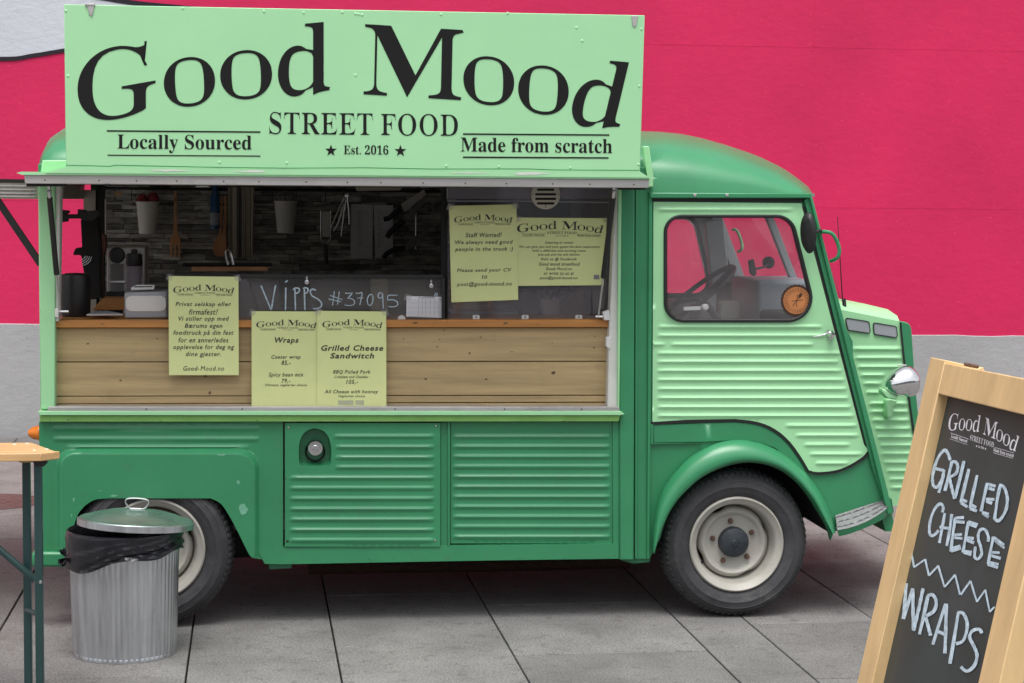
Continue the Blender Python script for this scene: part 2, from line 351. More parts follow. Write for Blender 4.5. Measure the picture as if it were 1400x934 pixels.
# ------------------------------------------------------------------ lettering: flat print, a fraction of a millimetre thick film
def bold(x):
    r = ''
    for ch in x:
        if 'A' <= ch <= 'Z': r += chr(0x1D400 + ord(ch) - 65)
        elif 'a' <= ch <= 'z': r += chr(0x1D41A + ord(ch) - 97)
        elif '0' <= ch <= '9': r += chr(0x1D7CE + ord(ch) - 48)
        else: r += ch
    return r
_cache = {}
def glyphs(text, serif=False, offset=0, shear=0, res=3, thin=0):
    k = (text, serif, offset, shear, res, thin)
    if k in _cache: return _cache[k]
    tries = []
    for f_ in ((1,) if serif else (1, .9, .8)):   # the curve filler now and then drops a loop: take the middle result
        cu = bpy.data.curves.new('t', 'FONT'); cu.body = bold(text) if serif else text; cu.offset = offset * f_; cu.shear = 0; cu.resolution_u = res; cu.space_character = 1.0 if serif else 1.12
        o = bpy.data.objects.new('t', cu); C.objects.link(o); bpy.context.view_layer.update()
        me = o.evaluated_get(bpy.context.evaluated_depsgraph_get()).to_mesh()
        tries.append((sum(p.area for p in me.polygons), [(v.co.x, v.co.y) for v in me.vertices], [tuple(p.vertices) for p in me.polygons]))
        o.evaluated_get(bpy.context.evaluated_depsgraph_get()).to_mesh_clear()
        bpy.data.objects.remove(o); bpy.data.curves.remove(cu)
    tries.sort(key=lambda t: t[0]); V, Fc = tries[len(tries) // 2][1:]
    if shear: V = [(x + shear * y, y) for x, y in V]
    if thin:
        cnt = {}
        for f in Fc:
            for i in range(len(f)):
                a, b = f[i], f[(i + 1) % len(f)]; q = (min(a, b), max(a, b)); cnt[q] = None if q in cnt else (a, b)
        dx = {}
        for q, e in cnt.items():
            if e:
                a, b = e; tx, ty = V[b][0] - V[a][0], V[b][1] - V[a][1]; L = math.hypot(tx, ty) or 1
                nx = ty / L  # outward x for ccw faces
                for i in (a, b):
                    if abs(nx) > abs(dx.get(i, 0)): dx[i] = nx
        xm = min(v[0] for v in V) + .68 * (max(v[0] for v in V) - min(v[0] for v in V))
        V = [(x - (.032 if text == 'M' and x > xm else thin) * dx.get(i, 0), y) for i, (x, y) in enumerate(V)]
    x0 = min(v[0] for v in V); x1 = max(v[0] for v in V); y0 = min(v[1] for v in V); y1 = max(v[1] for v in V)
    V = [((x - x0) / (x1 - x0), (y - y0) / (y1 - y0)) for x, y in V]
    _cache[k] = (V, Fc); return V, Fc
def fit(text, box, m=0, k=0, **kw):
    """letters stretched to fill picture box (u0, v0, u1, v1); m = rise of the line, k = slant"""
    V, Fc = glyphs(text, **kw); u0, v0, u1, v1 = box; W_, H_ = u1 - u0, v1 - v0
    P = [(x * W_ + k * y * H_, -(y * H_) + m * x * W_) for x, y in V]
    a0 = min(p[0] for p in P); a1 = max(p[0] for p in P); b0 = min(p[1] for p in P); b1 = max(p[1] for p in P)
    return [(u0 + (p[0] - a0) / (a1 - a0) * W_, v0 + (p[1] - b0) / (b1 - b0) * H_) for p in P], Fc
def star(cx, cy, r):
    P = [(cx + (r if i % 2 == 0 else r * .4) * math.sin(i * math.pi / 5), cy - (r if i % 2 == 0 else r * .4) * math.cos(i * math.pi / 5)) for i in range(10)]
    return P + [(cx, cy)], [(i, (i + 1) % 10, 10) for i in range(10)]
def rectf(u0, v0, u1, v1, dv=0): return [(u0, v0), (u1, v0 + dv), (u1, v1 + dv), (u0, v1)], [(0, 1, 2, 3)]
BIG = [('G', (106, 56, 214, 164), -.19, .0, .026), ('o', (224, 78, 294, 146), -.10, -.05, .031), ('o', (301, 68.5, 372, 136), -.06, -.03, .031), ('d', (380, 30, 452, 132), -.10, 0, .026),
       ('M', (497, 33, 634, 137), .065, .02, .013), ('o', (633.5, 77, 703, 144), .08, 0, .031), ('o', (708.5, 89.5, 777.5, 157), .11, .05, .031), ('d', (782, 83, 860, 175.5), .08, .26, .024)]
def logo_parts(res=3, small=True):
    P = {'title_lettering': [], 'street_food_lettering': [], 'tagline_lettering': []}
    for ch, b, m, k, th in BIG: P['title_lettering'].append(fit(ch, b, m, k, serif=True, res=res, thin=th))
    P['street_food_lettering'].append(fit('STREET', (368, 153, 510, 184.5), .012, serif=True, res=res, thin=.022))
    P['street_food_lettering'].append(fit('FOOD', (521, 155.5, 626, 186), .012, serif=True, res=res, thin=.022))
    T = P['tagline_lettering']
    T += [fit('Locally Sourced', (160.5, 184, 344, 209.5), .008, serif=True, res=res), fit('Est. 2016', (470, 198.5, 531, 211.5), .01, serif=True, res=res),
          fit('Made from scratch', (630, 188, 837, 209.5), .012, serif=True, res=res), star(452.5, 206, 8.5), star(547.5, 206.5, 8.5),
          rectf(146, 178, 356, 180, 1.6), rectf(147, 211.5, 356, 213, 1.2), rectf(633, 182.3, 833, 184.3, 1.4), rectf(633, 214, 832, 216, 1.0)]
    return P
def films(parts, fn, name, m, adder):
    for p in parts: adder(film([p], fn), name, m)
def film(parts, fn):
    mb = MB()
    for V, Fc in parts: mb.add([fn(u, v) for u, v in V], Fc)
    return mb
def remap(parts, src, dst):
    a0, b0, a1, b1 = src; c0, d0, c1, d1 = dst
    return [([(c0 + (u - a0) / (a1 - a0) * (c1 - c0), d0 + (v - b0) / (b1 - b0) * (d1 - d0)) for u, v in V], Fc) for V, Fc in parts]
LOGO_SRC = (106, 30, 860, 216)
def ribbon(path, wd, fn, taper=True, nsm=5):
    """brush or chalk stroke: path in picture points, width in picture points"""
    P = smooth_path([tuple(map(float, p)) for p in path], nsm) if len(path) > 2 else [tuple(map(float, p)) for p in path]
    L_, R_ = [], []
    for i, p in enumerate(P):
        a = P[max(i - 1, 0)]; b = P[min(i + 1, len(P) - 1)]; tx, ty = b[0] - a[0], b[1] - a[1]; L = math.hypot(tx, ty) or 1
        q = wd / 2 * (1 + .12 * math.sin(i * 1.7 + p[0]))
        L_.append((p[0] - ty / L * q, p[1] + tx / L * q)); R_.append((p[0] + ty / L * q, p[1] - tx / L * q))
    vs = [fn(u, v) for u, v in L_ + R_]; n = len(P)
    return vs, [(i, i + 1, n + i + 1, n + i) for i in range(n - 1)]
# ================================================================== SETTING
def structure(o): o['kind'] = 'structure'; return o
WY = 6.54
g = MB(); g.add([(-150, -150, -.045), (150, -150, -.045), (150, 150, -.045), (-150, 150, -.045)], [(0, 1, 2, 3)])
ground = structure(g.build('ground', 'road_joint'))
TD = .0147; CT, ST = math.cos(TD), math.sin(TD)
cols_x = [-7.3, -6.6, -5.85, -5.2, -4.45, -3.75, -3.1, -2.45, -1.95, -1.32, -.632, .158, .737, 1.433, 2.222, 2.518, 3.078, 3.75, 4.4, 5.2, 5.5, 6.2, 6.95, 7.75, 8.4, 9.1, 9.9]
known = {.158: -.655, .737: -.43, 2.222: -.585, -.632: -.84, -1.32: -.2}
def slab_mesh(x0, y0, x1, y1, dz):
    gp, ch = .0037, .0025; x0 += gp; y0 += gp; x1 -= gp; y1 -= gp; cx, cy = (x0 + x1) / 2, (y0 + y1) / 2
    vs = []
    for i, z in ((0, -.04), (0, -ch + dz), (ch, dz)):
        for x, y in ((x0 + i, y0 + i), (x1 - i, y0 + i), (x1 - i, y1 - i), (x0 + i, y1 - i)): vs.append((x - cx, y - cy, z))
    fs = [(8, 9, 10, 11)] + [(a, (a + 1) % 4, 4 + (a + 1) % 4, 4 + a) for a in range(4)] + [(4 + a, 4 + (a + 1) % 4, 8 + (a + 1) % 4, 8 + a) for a in range(4)]
    return vs, fs, cx, cy
far = MB(); pav = structure(bpy.data.objects.new('pavement', None)); C.objects.link(pav)
for i in range(len(cols_x) - 1):
    x0, x1 = cols_x[i], cols_x[i + 1]
    y = known.get(x0, -.9 + random.uniform(-.4, .4)); ys = [y]
    rr = random.Random(int(x0 * 100) + 5)
    while y < WY + .2: y += rr.choice((.79, 1.0, 1.2, .94)); ys.append(min(y, WY - .03)); 
    y = ys[0]
    while y > -10: y -= rr.choice((.79, 1.0, .46, .94)); ys.insert(0, y)
    if x0 == 2.222: ys = [q for q in ys if q < -.6 and q < -1.0] + [-1.02] + [q for q in ys if q > -.6]
    for a, b in zip(ys[:-1], ys[1:]):
        if b - a < .05: continue
        vs, fs, cx, cy = slab_mesh(x0, a, x1, b, rr.uniform(-.0012, .0012))
        wx, wy = CT * cx - ST * cy, ST * cx + CT * cy
        seen = b > -1.3 and -3.6 + -.15 * max(0, a) < x0 + .3 and x1 < 4.2 + .36 * max(0, a)
        if seen:
            me = bpy.data.meshes.new('paving_slab'); me.from_pydata(vs, [], fs); me.materials.append(M['slab'])
            o = bpy.data.objects.new('paving_slab', me); C.objects.link(o); o.parent = pav; o.location = (wx, wy, 0); o.rotation_euler = (0, 0, TD)
        else: far.add([(CT * (p[0] + cx) - ST * (p[1] + cy), ST * (p[0] + cx) + CT * (p[1] + cy), p[2]) for p in vs], fs)
o = far.build('outlying_paving', 'slab', pav, smooth=False); o['kind'] = 'stuff'
outer = MB()
for a, b, c, d in ((-140, -140, -7.5, 140), (9.8, -140, 140, 140), (-7.5, -140, 9.8, -10.3)): outer.add([(a, b, -.004), (c, b, -.004), (c, d, -.004), (a, d, -.004)], [(0, 1, 2, 3)])
structure(outer.build('square', 'slab'))
# utility cover
mc = thing('manhole_cover', 'reddish brown metal utility cover set in the paving at the left edge', 'manhole cover', atZ(0, 688, .001))
c0 = atZ(-12, 687, 0)
MB().lathe([(0, .004), (.30, .004), (.31, .003), (.31, -.02)], (c0.x, c0.y, 0), seg=8).build('cover_plate', 'manhole', mc, smooth=False)
mm_ = MB()
for r in (.09, .15, .21, .27): mm_.lathe([(r, .003), (r + .006, .008), (r + .02, .008), (r + .026, .003)], (c0.x, c0.y, 0), seg=40)
mm_.build('raised_rings', 'manhole', mc)['kind'] = 'stuff'
# mural wall behind
def wz(u, v): p = at(u, v, WY); return p
wl = thing('mural_wall', 'tall plastered wall painted bright pink over a grey concrete plinth', 'wall', (2, WY, 0))
zl, zr = at(0, 443, WY), at(1300, 459, WY); sl = (zr.z - zl.z) / (zr.x - zl.x)
zt = lambda x: zl.z + sl * (x - zl.x)
X0, X1 = -14, 18
b = MB(); nseg = 200
top = []
for i in range(nseg + 1):
    x = X0 + (X1 - X0) * i / nseg; top.append((x, zt(x) + .0015 * math.sin(x * 9) + random.uniform(-.003, .003)))
vs = [(x, WY - .012, -.04) for x, z in top] + [(x, WY - .012, z) for x, z in top] + [(x, WY + .02, z + .012) for x, z in top]
n_ = len(top)
b.add(vs, [(i, i + 1, n_ + i + 1, n_ + i) for i in range(n_ - 1)] + [(n_ + i, n_ + i + 1, 2 * n_ + i + 1, 2 * n_ + i) for i in range(n_ - 1)])
b.build('plinth', 'plinth', wl)
MB().box((X0, WY, .3), (X1, WY + .35, 7.5)).build('plaster_face', 'pink_wall', wl)
# cast joints in the plaster
jb = MB(); q = at(1112, 100, WY); jb.box((q.x - .003, WY - .001, .9), (q.x + .003, WY, 7.4)); q = at(1300, 285, WY); jb.box((X0, WY - .001, q.z - .003), (X1, WY, q.z + .003)); q = at(1300, 68, WY); jb.box((1, WY - .001, q.z - .003), (X1, WY, q.z + .003))
jb.build('plaster_joint', 'pink_wall', wl)
lower = smooth_path([(-420, 20), (-300, 52), (-150, 74), (0, 80.5), (45, 76), (88, 69), (200, 52), (330, 30)], 8)
upper = smooth_path([(330, 24), (260, 12), (195, 5.5), (145, -2), (60, -18), (-120, -70), (-420, -160)], 8)
P = [at(u, v, WY) for u, v in lower + upper]
V, Fc = triangulate([(p.x, p.z) for p in P]); mb = MB(); mb.add([(x, WY - .004, z) for x, z in V], Fc); mb.build('white_painted_shape', 'white_wall', wl)
def stripe(path, w0):
    vs = []; fs = []
    for i, (u, v) in enumerate(path):
        p = at(u, v, WY - .008); vs += [(p.x, WY - .008, p.z - w0 / 2), (p.x, WY - .008, p.z + w0 / 2)]
        if i: k = 2 * i; fs.append((k - 2, k, k + 1, k - 1))
    return vs, fs
s_ = MB(); s_.add(*stripe(lower, .03)); s_.add(*stripe(upper, .035)); s_.build('black_painted_outline', 'black_wall', wl)

# ================================================================== FOOD TRUCK
truck = thing('food_truck', 'vintage two tone green food truck with raised serving hatch and ribbed panels', 'food truck', (1.2, .97, 0))
TW = 1.95
XL = at(54, 560, 0).x; XR = at(889, 560, 0).x
def part(mb, name, m, **k): return mb.build(name, m, truck, **k)
# --- rear quarter panel with wheel arch bulge
arch = smooth_path([(97, 752), (99, 728), (108, 701), (127, 684.5), (150, 681.5)], 6)[:-1] + [(150, 681.5), (288, 681.5)] + smooth_path([(288, 681.5), (302, 689), (315, 708), (328, 733), (340, 757), (346, 763)], 5)[1:]
outl = [(53.2, 577), (387, 577), (387, 764), (360, 765)] + arch[::-1] + [(56.5, 754)]
bul = rpoly([(80, 616, 22), (352, 616, 26), (352, 900, 1), (80, 900, 1)], 8)
def sdist(u, v, P):
    m = 1e9; n = len(P)
    for i in range(n):
        ax, ay = P[i]; bx, by = P[(i + 1) % n]; dx, dy = bx - ax, by - ay; t = max(0, min(1, ((u - ax) * dx + (v - ay) * dy) / (dx * dx + dy * dy + 1e-9)))
        m = min(m, math.hypot(u - ax - dx * t, v - ay - dy * t))
    return m if inpoly(u, v, P) else -m
rq = ribs_h([(586, 72, 356), (600.5, 72, 356), (612, 90, 340)], .006, 5, 12)
def hq(u, v):
    d = sdist(u, v, bul); t = max(0, min(1, (d + 4) / 9)); t = t * t * (3 - 2 * t)
    return rq(u, v) * (1 if d < -3 else 0) + .035 * t
cols = sorted(set(frange(56, 74, 2.5) + frange(74, 92, 1.8) + frange(98, 334, 10) + frange(338, 362, 1.8) + frange(364, 386, 5)))
part(sheet(outl, .0, (), hq, frange(579, 640, 1.7) + frange(644, 762, 6), cols), 'rear_quarter_panel', 'dark_green')
# rear corner pieces
part(MB().pbox(43, 755, 97, 776, -.03, .12), 'rear_bumper', 'dark_green', bevel=.012)
part(MB().lathe([(.0, -.042), (.012, -.04), (.026, -.02), (.030, 0), (.034, .004), (.034, .02)], (XL - .012, .05, at(50, 594, 0).z), 'x', 20), 'rear_indicator', 'orange_lens')
# scuffs of worn paint
def patch(cu, cv, ru, rv, Y, seed, n=14):
    rr = random.Random(seed); P = [(cu + ru * math.cos(2 * math.pi * i / n) * rr.uniform(.45, 1.1), cv + rv * math.sin(2 * math.pi * i / n) * rr.uniform(.45, 1.1)) for i in range(n)]
    V, Fc = triangulate(P); return [at(u, v, Y) for u, v in V], Fc
sf = MB()
for i, (u, v, a, b2) in enumerate([(333, 697, 7, 9), (326, 659, 3, 4), (303, 622, 7, 2), (101, 683, 1.5, 4), (98, 705, 1.2, 3), (137, 671, 5, 1), (155, 678, 6, 2)]): sf.add(*patch(u, v, a, b2, -.0362, i))
part(sf, 'worn_paint', 'scuff', smooth=False)['kind'] = 'stuff'
# --- fuel filler panel, channel, second panel
def panel(name, u0, v0, u1, v1, Y, ribs, amp, hole=(), extra=None, m='dark_green', slope=0, hw=5.2):
    rh = ribs_h(ribs, amp, hw, 10, slope)
    def h(u, v):
        t = rh(u, v)
        if extra: t += extra(u, v)
        return t
    cs = sorted(set(frange(u0 + 2, u0 + 26, 2.4) + frange(u0 + 30, u1 - 26, 12) + frange(u1 - 24, u1 - 1, 2.4) + ([x for x in frange(u0 + 26, u0 + 80, 3)] if hole else [])))
    return part(sheet([(u0, v0), (u1, v0), (u1, v1), (u0, v1)], Y, hole, h, frange(v0 + 1.5, v1 - 1, 1.55), cs, thick=.02), name, m)
cutout = smooth_path([(409, 634), (408.5, 615), (411, 600), (418, 590), (430, 585.5), (443, 590), (450, 600), (453, 615), (452.5, 634)], 4) + [(449, 637), (413, 637)]
fr_ = [(596.8, 456, 594), (611.3, 458, 594), (625.6, 458, 594), (639, 458, 594)] + [(653.5 + 14.25 * i, 396, 594) for i in range(7)]
panel('fuel_filler_panel', 389.5, 578.5, 602, 747.5, -.012, fr_, .0062, (cutout,), hw=4.4)
rec = MB(); a_ = [at(u, v, -.012) for u, v in cutout]; n_ = len(a_); cc = sum(a_, Vector()) / n_
b_ = [p + (cc - p) * .1 + Vector((0, .06, 0)) for p in a_]
rec.add(a_ + b_, [(i, (i + 1) % n_, n_ + (i + 1) % n_, n_ + i) for i in range(n_)] + [tuple(range(n_, 2 * n_))])
part(rec, 'filler_recess', 'dark_green')
fc = at(431, 612, -.0)
part(MB().lathe([(0, -.03), (.012, -.032), (.014, -.028), (.030, -.027), (.034, -.018), (.034, .03), (.0, .031)], fc, 'y', 28), 'filler_cap', 'steel')
part(MB().lathe([(.036, .04), (.043, .035), (.043, .05), (.0, .05)], fc + Vector((0, 0, -.022)), 'y', 28), 'filler_neck', 'black_plastic')
for u, v in ((394.5, 584.5), (596, 582.5), (393, 740), (595, 739)): part(MB().lathe([(0, -.004), (.004, -.003), (.0055, 0)], at(u, v, -.012), 'y', 10), 'panel_screw', 'steel' if v != 740 else 'black_plastic')
part(MB().pp([(602, 577), (614, 577), (614, 748), (602, 748)], .006, .03), 'panel_channel', 'dark_green', bevel=.003)
part(MB().pp([(612.3, 577), (615.3, 577), (615.3, 747), (612.3, 747)], -.008, .03), 'channel_lip', 'dark_green', bevel=.002)
panel('serving_side_panel', 616, 577, 840, 743, .008, [(583.5 + 13.7 * i, 619, 834) for i in range(1, 12)], .0066, hw=4.5)
part(MB().pp([(838, 577), (846.5, 577), (846.5, 764), (838, 745)], -.002, .03), 'panel_edge', 'dark_green', bevel=.002)
part(sheet([(352, 752), (388, 748.5), (846, 743.5), (846, 764), (690, 766), (387, 771.5), (362, 771)], -.006, (), None, thick=.05), 'side_sill', 'dark_green', bevel=.004)
part(MB().pp([(366, 767), (398, 766), (399, 777), (368, 779)], .02, .09), 'jacking_bracket', 'deep_green', bevel=.004)
part(MB().pp([(849, 762), (889, 760), (889, 769), (866, 771), (851, 767)], .02, .09), 'cab_bracket', 'deep_green', bevel=.004)
# --- pillars between serving body and cab
part(MB().pp([(847, 250), (868, 250), (867, 766), (847, 766)], -.014, .05), 'body_pillar', 'dark_green', bevel=.006)
part(MB().pp([(868, 250), (893, 250), (889, 764), (867.5, 764)], .012, .06), 'pillar_channel', 'dark_green')
part(MB().pp([(869, 252), (872, 252), (871, 764), (868, 764)], -.004, .02), 'pillar_bead', 'dark_green', bevel=.002)
part(MB().pp([(887.5, 262), (892, 262), (888.3, 764), (884.5, 764)], -.004, .02), 'door_edge_bead', 'dark_green', bevel=.002)
# ---------------- cab side
wheelcut = smooth_path([(897, 775), (903, 735), (916, 700), (942, 667), (972, 646), (1008, 634), (1040, 634), (1070, 645), (1095, 666), (1116, 696), (1134, 730), (1140, 775)], 5)
pil_in = lambda v: 1098 + (v - 279) * .2605
pil_out = lambda v: 1109.5 + (v - 265) * .2560
def side_panel():
    win = rpoly([(912, 297, 20), (1081, 297, 24), (1116, 437, 30), (912, 437, 24)])
    o = [(889, 264), (1109, 264)] + [(pil_out(v), v) for v in (400, 550, 700)] + [(1140, 727)] + [p for p in wheelcut[::-1] if p[1] < 740] + [(889, 762)]
    return sheet(o, .018, (win,), None, thick=.03)
part(side_panel(), 'cab_side', 'dark_green')
ch_ = MB(); rr = random.Random(11)
for i in range(70):
    k = rr.random()
    if k < .45: u, v, y = rr.uniform(365, 845), 764.5 - rr.uniform(0, 3) + (846 - 365) * 0, -.0068; v = 771 - (u - 365) * .0135 - rr.uniform(1, 5)
    elif k < .6: u, v, y = rr.choice((390.5, 601)) + rr.uniform(-.5, .5), rr.uniform(585, 745), -.0128
    elif k < .8: u, v, y = rr.uniform(60, 845), 576 - rr.uniform(0, 2), -.0306
    else: u, v, y = rr.uniform(848, 866), rr.uniform(600, 762), -.0148
    ch_.add(*patch(u, v, rr.uniform(.5, 2.4), rr.uniform(.3, .9), y, i + 200, 8))
part(ch_, 'paint_chips', 'chip', smooth=False)['kind'] = 'stuff'
part(MB().tube([at(420, 776, .7), at(600, 774, .75), at(760, 771, .8), at(860, 768, .8)], .03, 12), 'exhaust_pipe', 'rust')
door = [(893.5, 276), (1096, 278)] + [(pil_in(v) - 2.5, v) for v in (285, 400, 500, 608)] + smooth_path([(1187, 615), (1180, 624), (1163, 635), (1143, 643), (1118, 645.5), (1106, 643)], 3) + smooth_path([(1106, 643), (1096, 626), (1080, 604), (1060, 587), (1036, 577), (1005, 573)], 3)[1:] + [(940, 574), (892, 577)]
gout = rpoly([(908, 293.5, 24), (1084, 293.5, 28), (1121, 441, 34), (908, 441, 27)], 8)
gin = offset_poly(gout, -4.6)
win_hole = offset_poly(gout, -2)
dr = [(447, 900, 1124), (459, 898, 1129), (471, 917, 1112), (483, 898, 1151), (494.7, 898, 1147), (507, 898, 1151), (519.5, 898, 1155), (532, 898, 1158), (544.3, 898, 1161), (556.7, 898, 1164), (568.6, 898, 1168), (582, 1074, 1172), (595.5, 1088, 1174), (608.3, 1099, 1162), (621, 1107, 1179), (633.5, 1114, 1160), (286.5, 899, 1084), (471, 880, 909)]
dh = ribs_h(dr, .0065, 4.1, 12)
def door_h(u, v):
    d = sdist(u, v, gout); e = .004 * max(0, min(1, 1 + d / 12)) if d < 0 else .004
    return dh(u, v) + e
cs = sorted(set(frange(895, 925, 2.6) + frange(930, 1070, 10) + frange(1072, 1188, 2.8)))
part(sheet(door, .004, (win_hole,), door_h, frange(278, 300, 1.6) + frange(306, 436, 9) + frange(440, 643, 1.55), cs), 'cab_door', 'light_green')
cab_door = bpy.data.objects['cab_door']
def sub(mb, name, m, par, **k):
    o = mb.build(name, m, None, **k); o.parent = par; return o
# (cab_door is a mesh whose own origin is the world origin, so its sub-parts need no offset)
sub(ring(gout, gin, -.012, .02), 'window_gasket', 'black_rubber', cab_door, bevel=.004)
V, Fc = triangulate(gin); gl = MB(); gl.add([at(u, v, .0) for u, v in V], Fc)
sub(gl, 'window_pane', 'window_glass', cab_door)
hb = MB(); hb.tube([at(*p) for p in smooth_path([(1112, 460, -.035), (1120, 459.5, -.045), (1128, 457, -.05), (1134, 455.5, -.04)], 4)], [.003] * 3 + [.004] * 9 + [.006], 8)
hb.lathe([(0, -.045), (.010, -.044), (.011, -.03), (.009, -.02), (.015, -.012), (.016, .0)], at(1135, 457, 0), 'y', 18)
hb.pp([(1131, 451), (1137, 453), (1139, 462), (1134, 465)], -.012, -.006)
sub(hb, 'door_handle', 'chrome', cab_door)
# door seal: dark line round the door
def strip(path, wd, Y, thick=.01):
    mb = MB(); P = path; vs = []; fs = []
    for i, p in enumerate(P):
        a = P[max(i - 1, 0)]; b = P[min(i + 1, len(P) - 1)]; tx, ty = b[0] - a[0], b[1] - a[1]; L = math.hypot(tx, ty) or 1
        for s in (1, -1): vs.append(at(p[0] - s * ty / L * wd / 2, p[1] + s * tx / L * wd / 2, Y))
        for s in (1, -1): vs.append(at(p[0] - s * ty / L * wd / 2, p[1] + s * tx / L * wd / 2, Y) + Vector((0, thick, 0)))
        if i: k = 4 * i; fs += [(k - 4, k, k + 1, k - 3), (k - 4, k - 2, k + 2, k), (k - 3, k + 1, k + 3, k - 1)]
    return mb.add(vs, fs)
seal = [(892, 577.5)] + [(p[0] + .5, p[1] + 1.5) for p in door[::-1][1:] if p[1] > 572]
seal = [(889.5, 579), (940, 576), (1005, 574.5)] + [(a, b + 1.6) for a, b in smooth_path([(1005, 573), (1036, 577), (1060, 587), (1080, 604), (1096, 626), (1106, 643)], 4)][1:] + [(1118, 647.5), (1143, 645), (1163, 637.5), (1181, 626), (1189, 616.5)] + [(pil_in(v) - .5, v) for v in (600, 500, 400, 282)]
part(strip(seal, 4.2, .006), 'door_seal', 'black_rubber')
part(strip([(892, 272.8), (1098, 273.2)], 5.5, .006), 'top_seal', 'black_rubber')
# A pillar with a gutter profile
ap = MB()
ap.pp([(1106, 264), (1109.5, 264), (pil_out(703), 703), (pil_out(703) - 8, 703)], -.022, .05)
ap.pp([(1100, 274), (1107, 266), (pil_out(700) - 7, 700), (pil_in(640) + 1, 640)], -.004, .03)
part(ap, 'windscreen_pillar', 'dark_green', bevel=.003)
part(MB().pp([(889, 263.5), (1109, 264.5), (1109, 271), (889, 271)], -.02, .03), 'roof_gutter', 'dark_green', bevel=.004)
for u in (950, 994): part(MB().lathe([(0, -.006), (.006, -.005), (.008, 0)], at(u, 267, -.02), 'y', 10), 'gutter_screw', 'aluminium')
# lower cab pressing behind the fender, lips
part(MB().pp([(889.5, 580), (893, 580), (893, 606), (960, 606), (890, 607.5)], .004, .02), 'pressing_lip', 'dark_green')
lowp = sheet([(893, 581), (1004, 577.5)] + smooth_path([(1004, 577.5), (1034, 581), (1058, 592), (1077, 609), (1092, 630), (1104, 650)], 4)[1:] + [(1090, 640), (1060, 612), (1030, 603), (1000, 602), (960, 604), (894, 605)], .010, (), None, thick=.02)
part(lowp, 'arch_top_panel', 'dark_green', bevel=.003)
# fender: swept flange, outer edge rolled
fo = [(892, 752), (893.5, 718), (899, 688), (909, 664), (925, 643), (942, 626), (963, 613), (985, 604.5), (1008, 601.5), (1032, 604), (1053, 611), (1070, 620), (1085, 631), (1098, 643), (1108, 654), (1122, 674), (1131, 692), (1138, 710), (1143, 728)]
fi = [(894.5, 758), (899, 742), (905, 723), (914, 703), (926, 684), (943, 666.5), (958, 653.5), (973, 644.5), (990, 637), (1008, 632), (1032, 631), (1054, 635.5), (1072, 643), (1087, 654.5), (1100, 668), (1113, 685), (1122, 701), (1130, 716), (1138, 731)]
fo = smooth_path(fo, 3); fi = smooth_path(fi, 3)
fm = MB(); vs = []; prof = [(0, .010), (0, -.012), (.06, -.034), (.2, -.055), (.4, -.072), (.62, -.082), (.82, -.085), (.95, -.082), (1.0, -.074), (1.0, -.055), (.96, .02)]
for a, b in zip(fo, fi):
    for t, y in prof:
        vs.append(at(a[0] + (b[0] - a[0]) * t, a[1] + (b[1] - a[1]) * t, y))
np_ = len(prof)
fm.add(vs, [(i * np_ + k, i * np_ + k + 1, (i + 1) * np_ + k + 1, (i + 1) * np_ + k) for i in range(len(fo) - 1) for k in range(np_ - 1)])
part(fm, 'front_fender', 'dark_green', ang=60)
# wheel wells
ww = MB()
pts = [at(u, v, .02) for u, v in fi]; vs = pts + [p + Vector((0, .45, 0)) for p in pts]; n_ = len(pts)
ww.add(vs, [(i, i + 1, n_ + i + 1, n_ + i) for i in range(n_ - 1)] + [tuple(range(n_, 2 * n_))])
part(ww, 'wheel_well', 'dark_void'); ww = MB()
pts = [at(u, v, .02) for u, v in arch]; n_ = len(pts)
ww.add(pts + [p + Vector((0, .45, 0)) for p in pts], [(i, i + 1, n_ + i + 1, n_ + i) for i in range(n_ - 1)] + [tuple(range(n_, 2 * n_))])
part(ww, 'wheel_well', 'dark_void')
# step
st_f = smooth_path([(1145, 725, -.06), (1160, 722, -.062), (1178, 716, -.06), (1196, 707, -.05), (1209, 698, -.035), (1216, 690, -.01)], 4)
st_b = [(1142 + (1212 - 1142) * i / (len(st_f) - 1), 704.5 + (682 - 704.5) * i / (len(st_f) - 1), .015) for i in range(len(st_f))]
sm = MB(); n_ = len(st_f); sm.add([at(*p) for p in st_f] + [at(*p) for p in st_b] + [at(p[0], p[1], p[2]) - Vector((0, 0, .01)) for p in st_f], [(i, i + 1, n_ + i + 1, n_ + i) for i in range(n_ - 1)] + [(i, i + 1, 2 * n_ + i + 1, 2 * n_ + i) for i in range(n_ - 1)])
stp = part(sm, 'step_plate', 'step_dark')
tb = MB()
for r_ in range(3):
    for k in range(8):
        t = (k + .5 + (r_ % 2) * .5) / 8.4; s = (r_ + .55) / 3.1
        i = min(n_ - 1, int(t * (n_ - 1))); f_ = st_f[i]; b2 = st_b[i]
        u = f_[0] + (b2[0] - f_[0]) * s; v = f_[1] + (b2[1] - f_[1]) * s; y = f_[2] + (b2[2] - f_[2]) * s - .002
        du, dv, eu, ev = 5, -1.2, .5, 2.3
        tb.prism([at(u - du, v - dv, y), at(u + eu, v - ev, y), at(u + du, v + dv, y), at(u - eu, v + ev, y)], (0, .004, -.003))
sub(tb, 'tread_bosses', 'step_metal', stp)['kind'] = 'stuff'
lip = MB(); dn = [(1147, 733.5, -.05), (1160, 730.5, -.055), (1178, 724, -.055), (1196, 716, -.045), (1208, 709, -.03), (1214, 703, .0)]
dn = smooth_path(dn, 4); lip.add([at(p[0], p[1] + .6, p[2] - .004) for p in st_f] + [at(*p) for p in dn] + [at(p[0], p[1], p[2] + .1) for p in dn], [(i, i + 1, n_ + i + 1, n_ + i) for i in range(n_ - 1)] + [(n_ + i, n_ + i + 1, 2 * n_ + i + 1, 2 * n_ + i) for i in range(n_ - 1)])
part(lip, 'step_lip', 'dark_green')
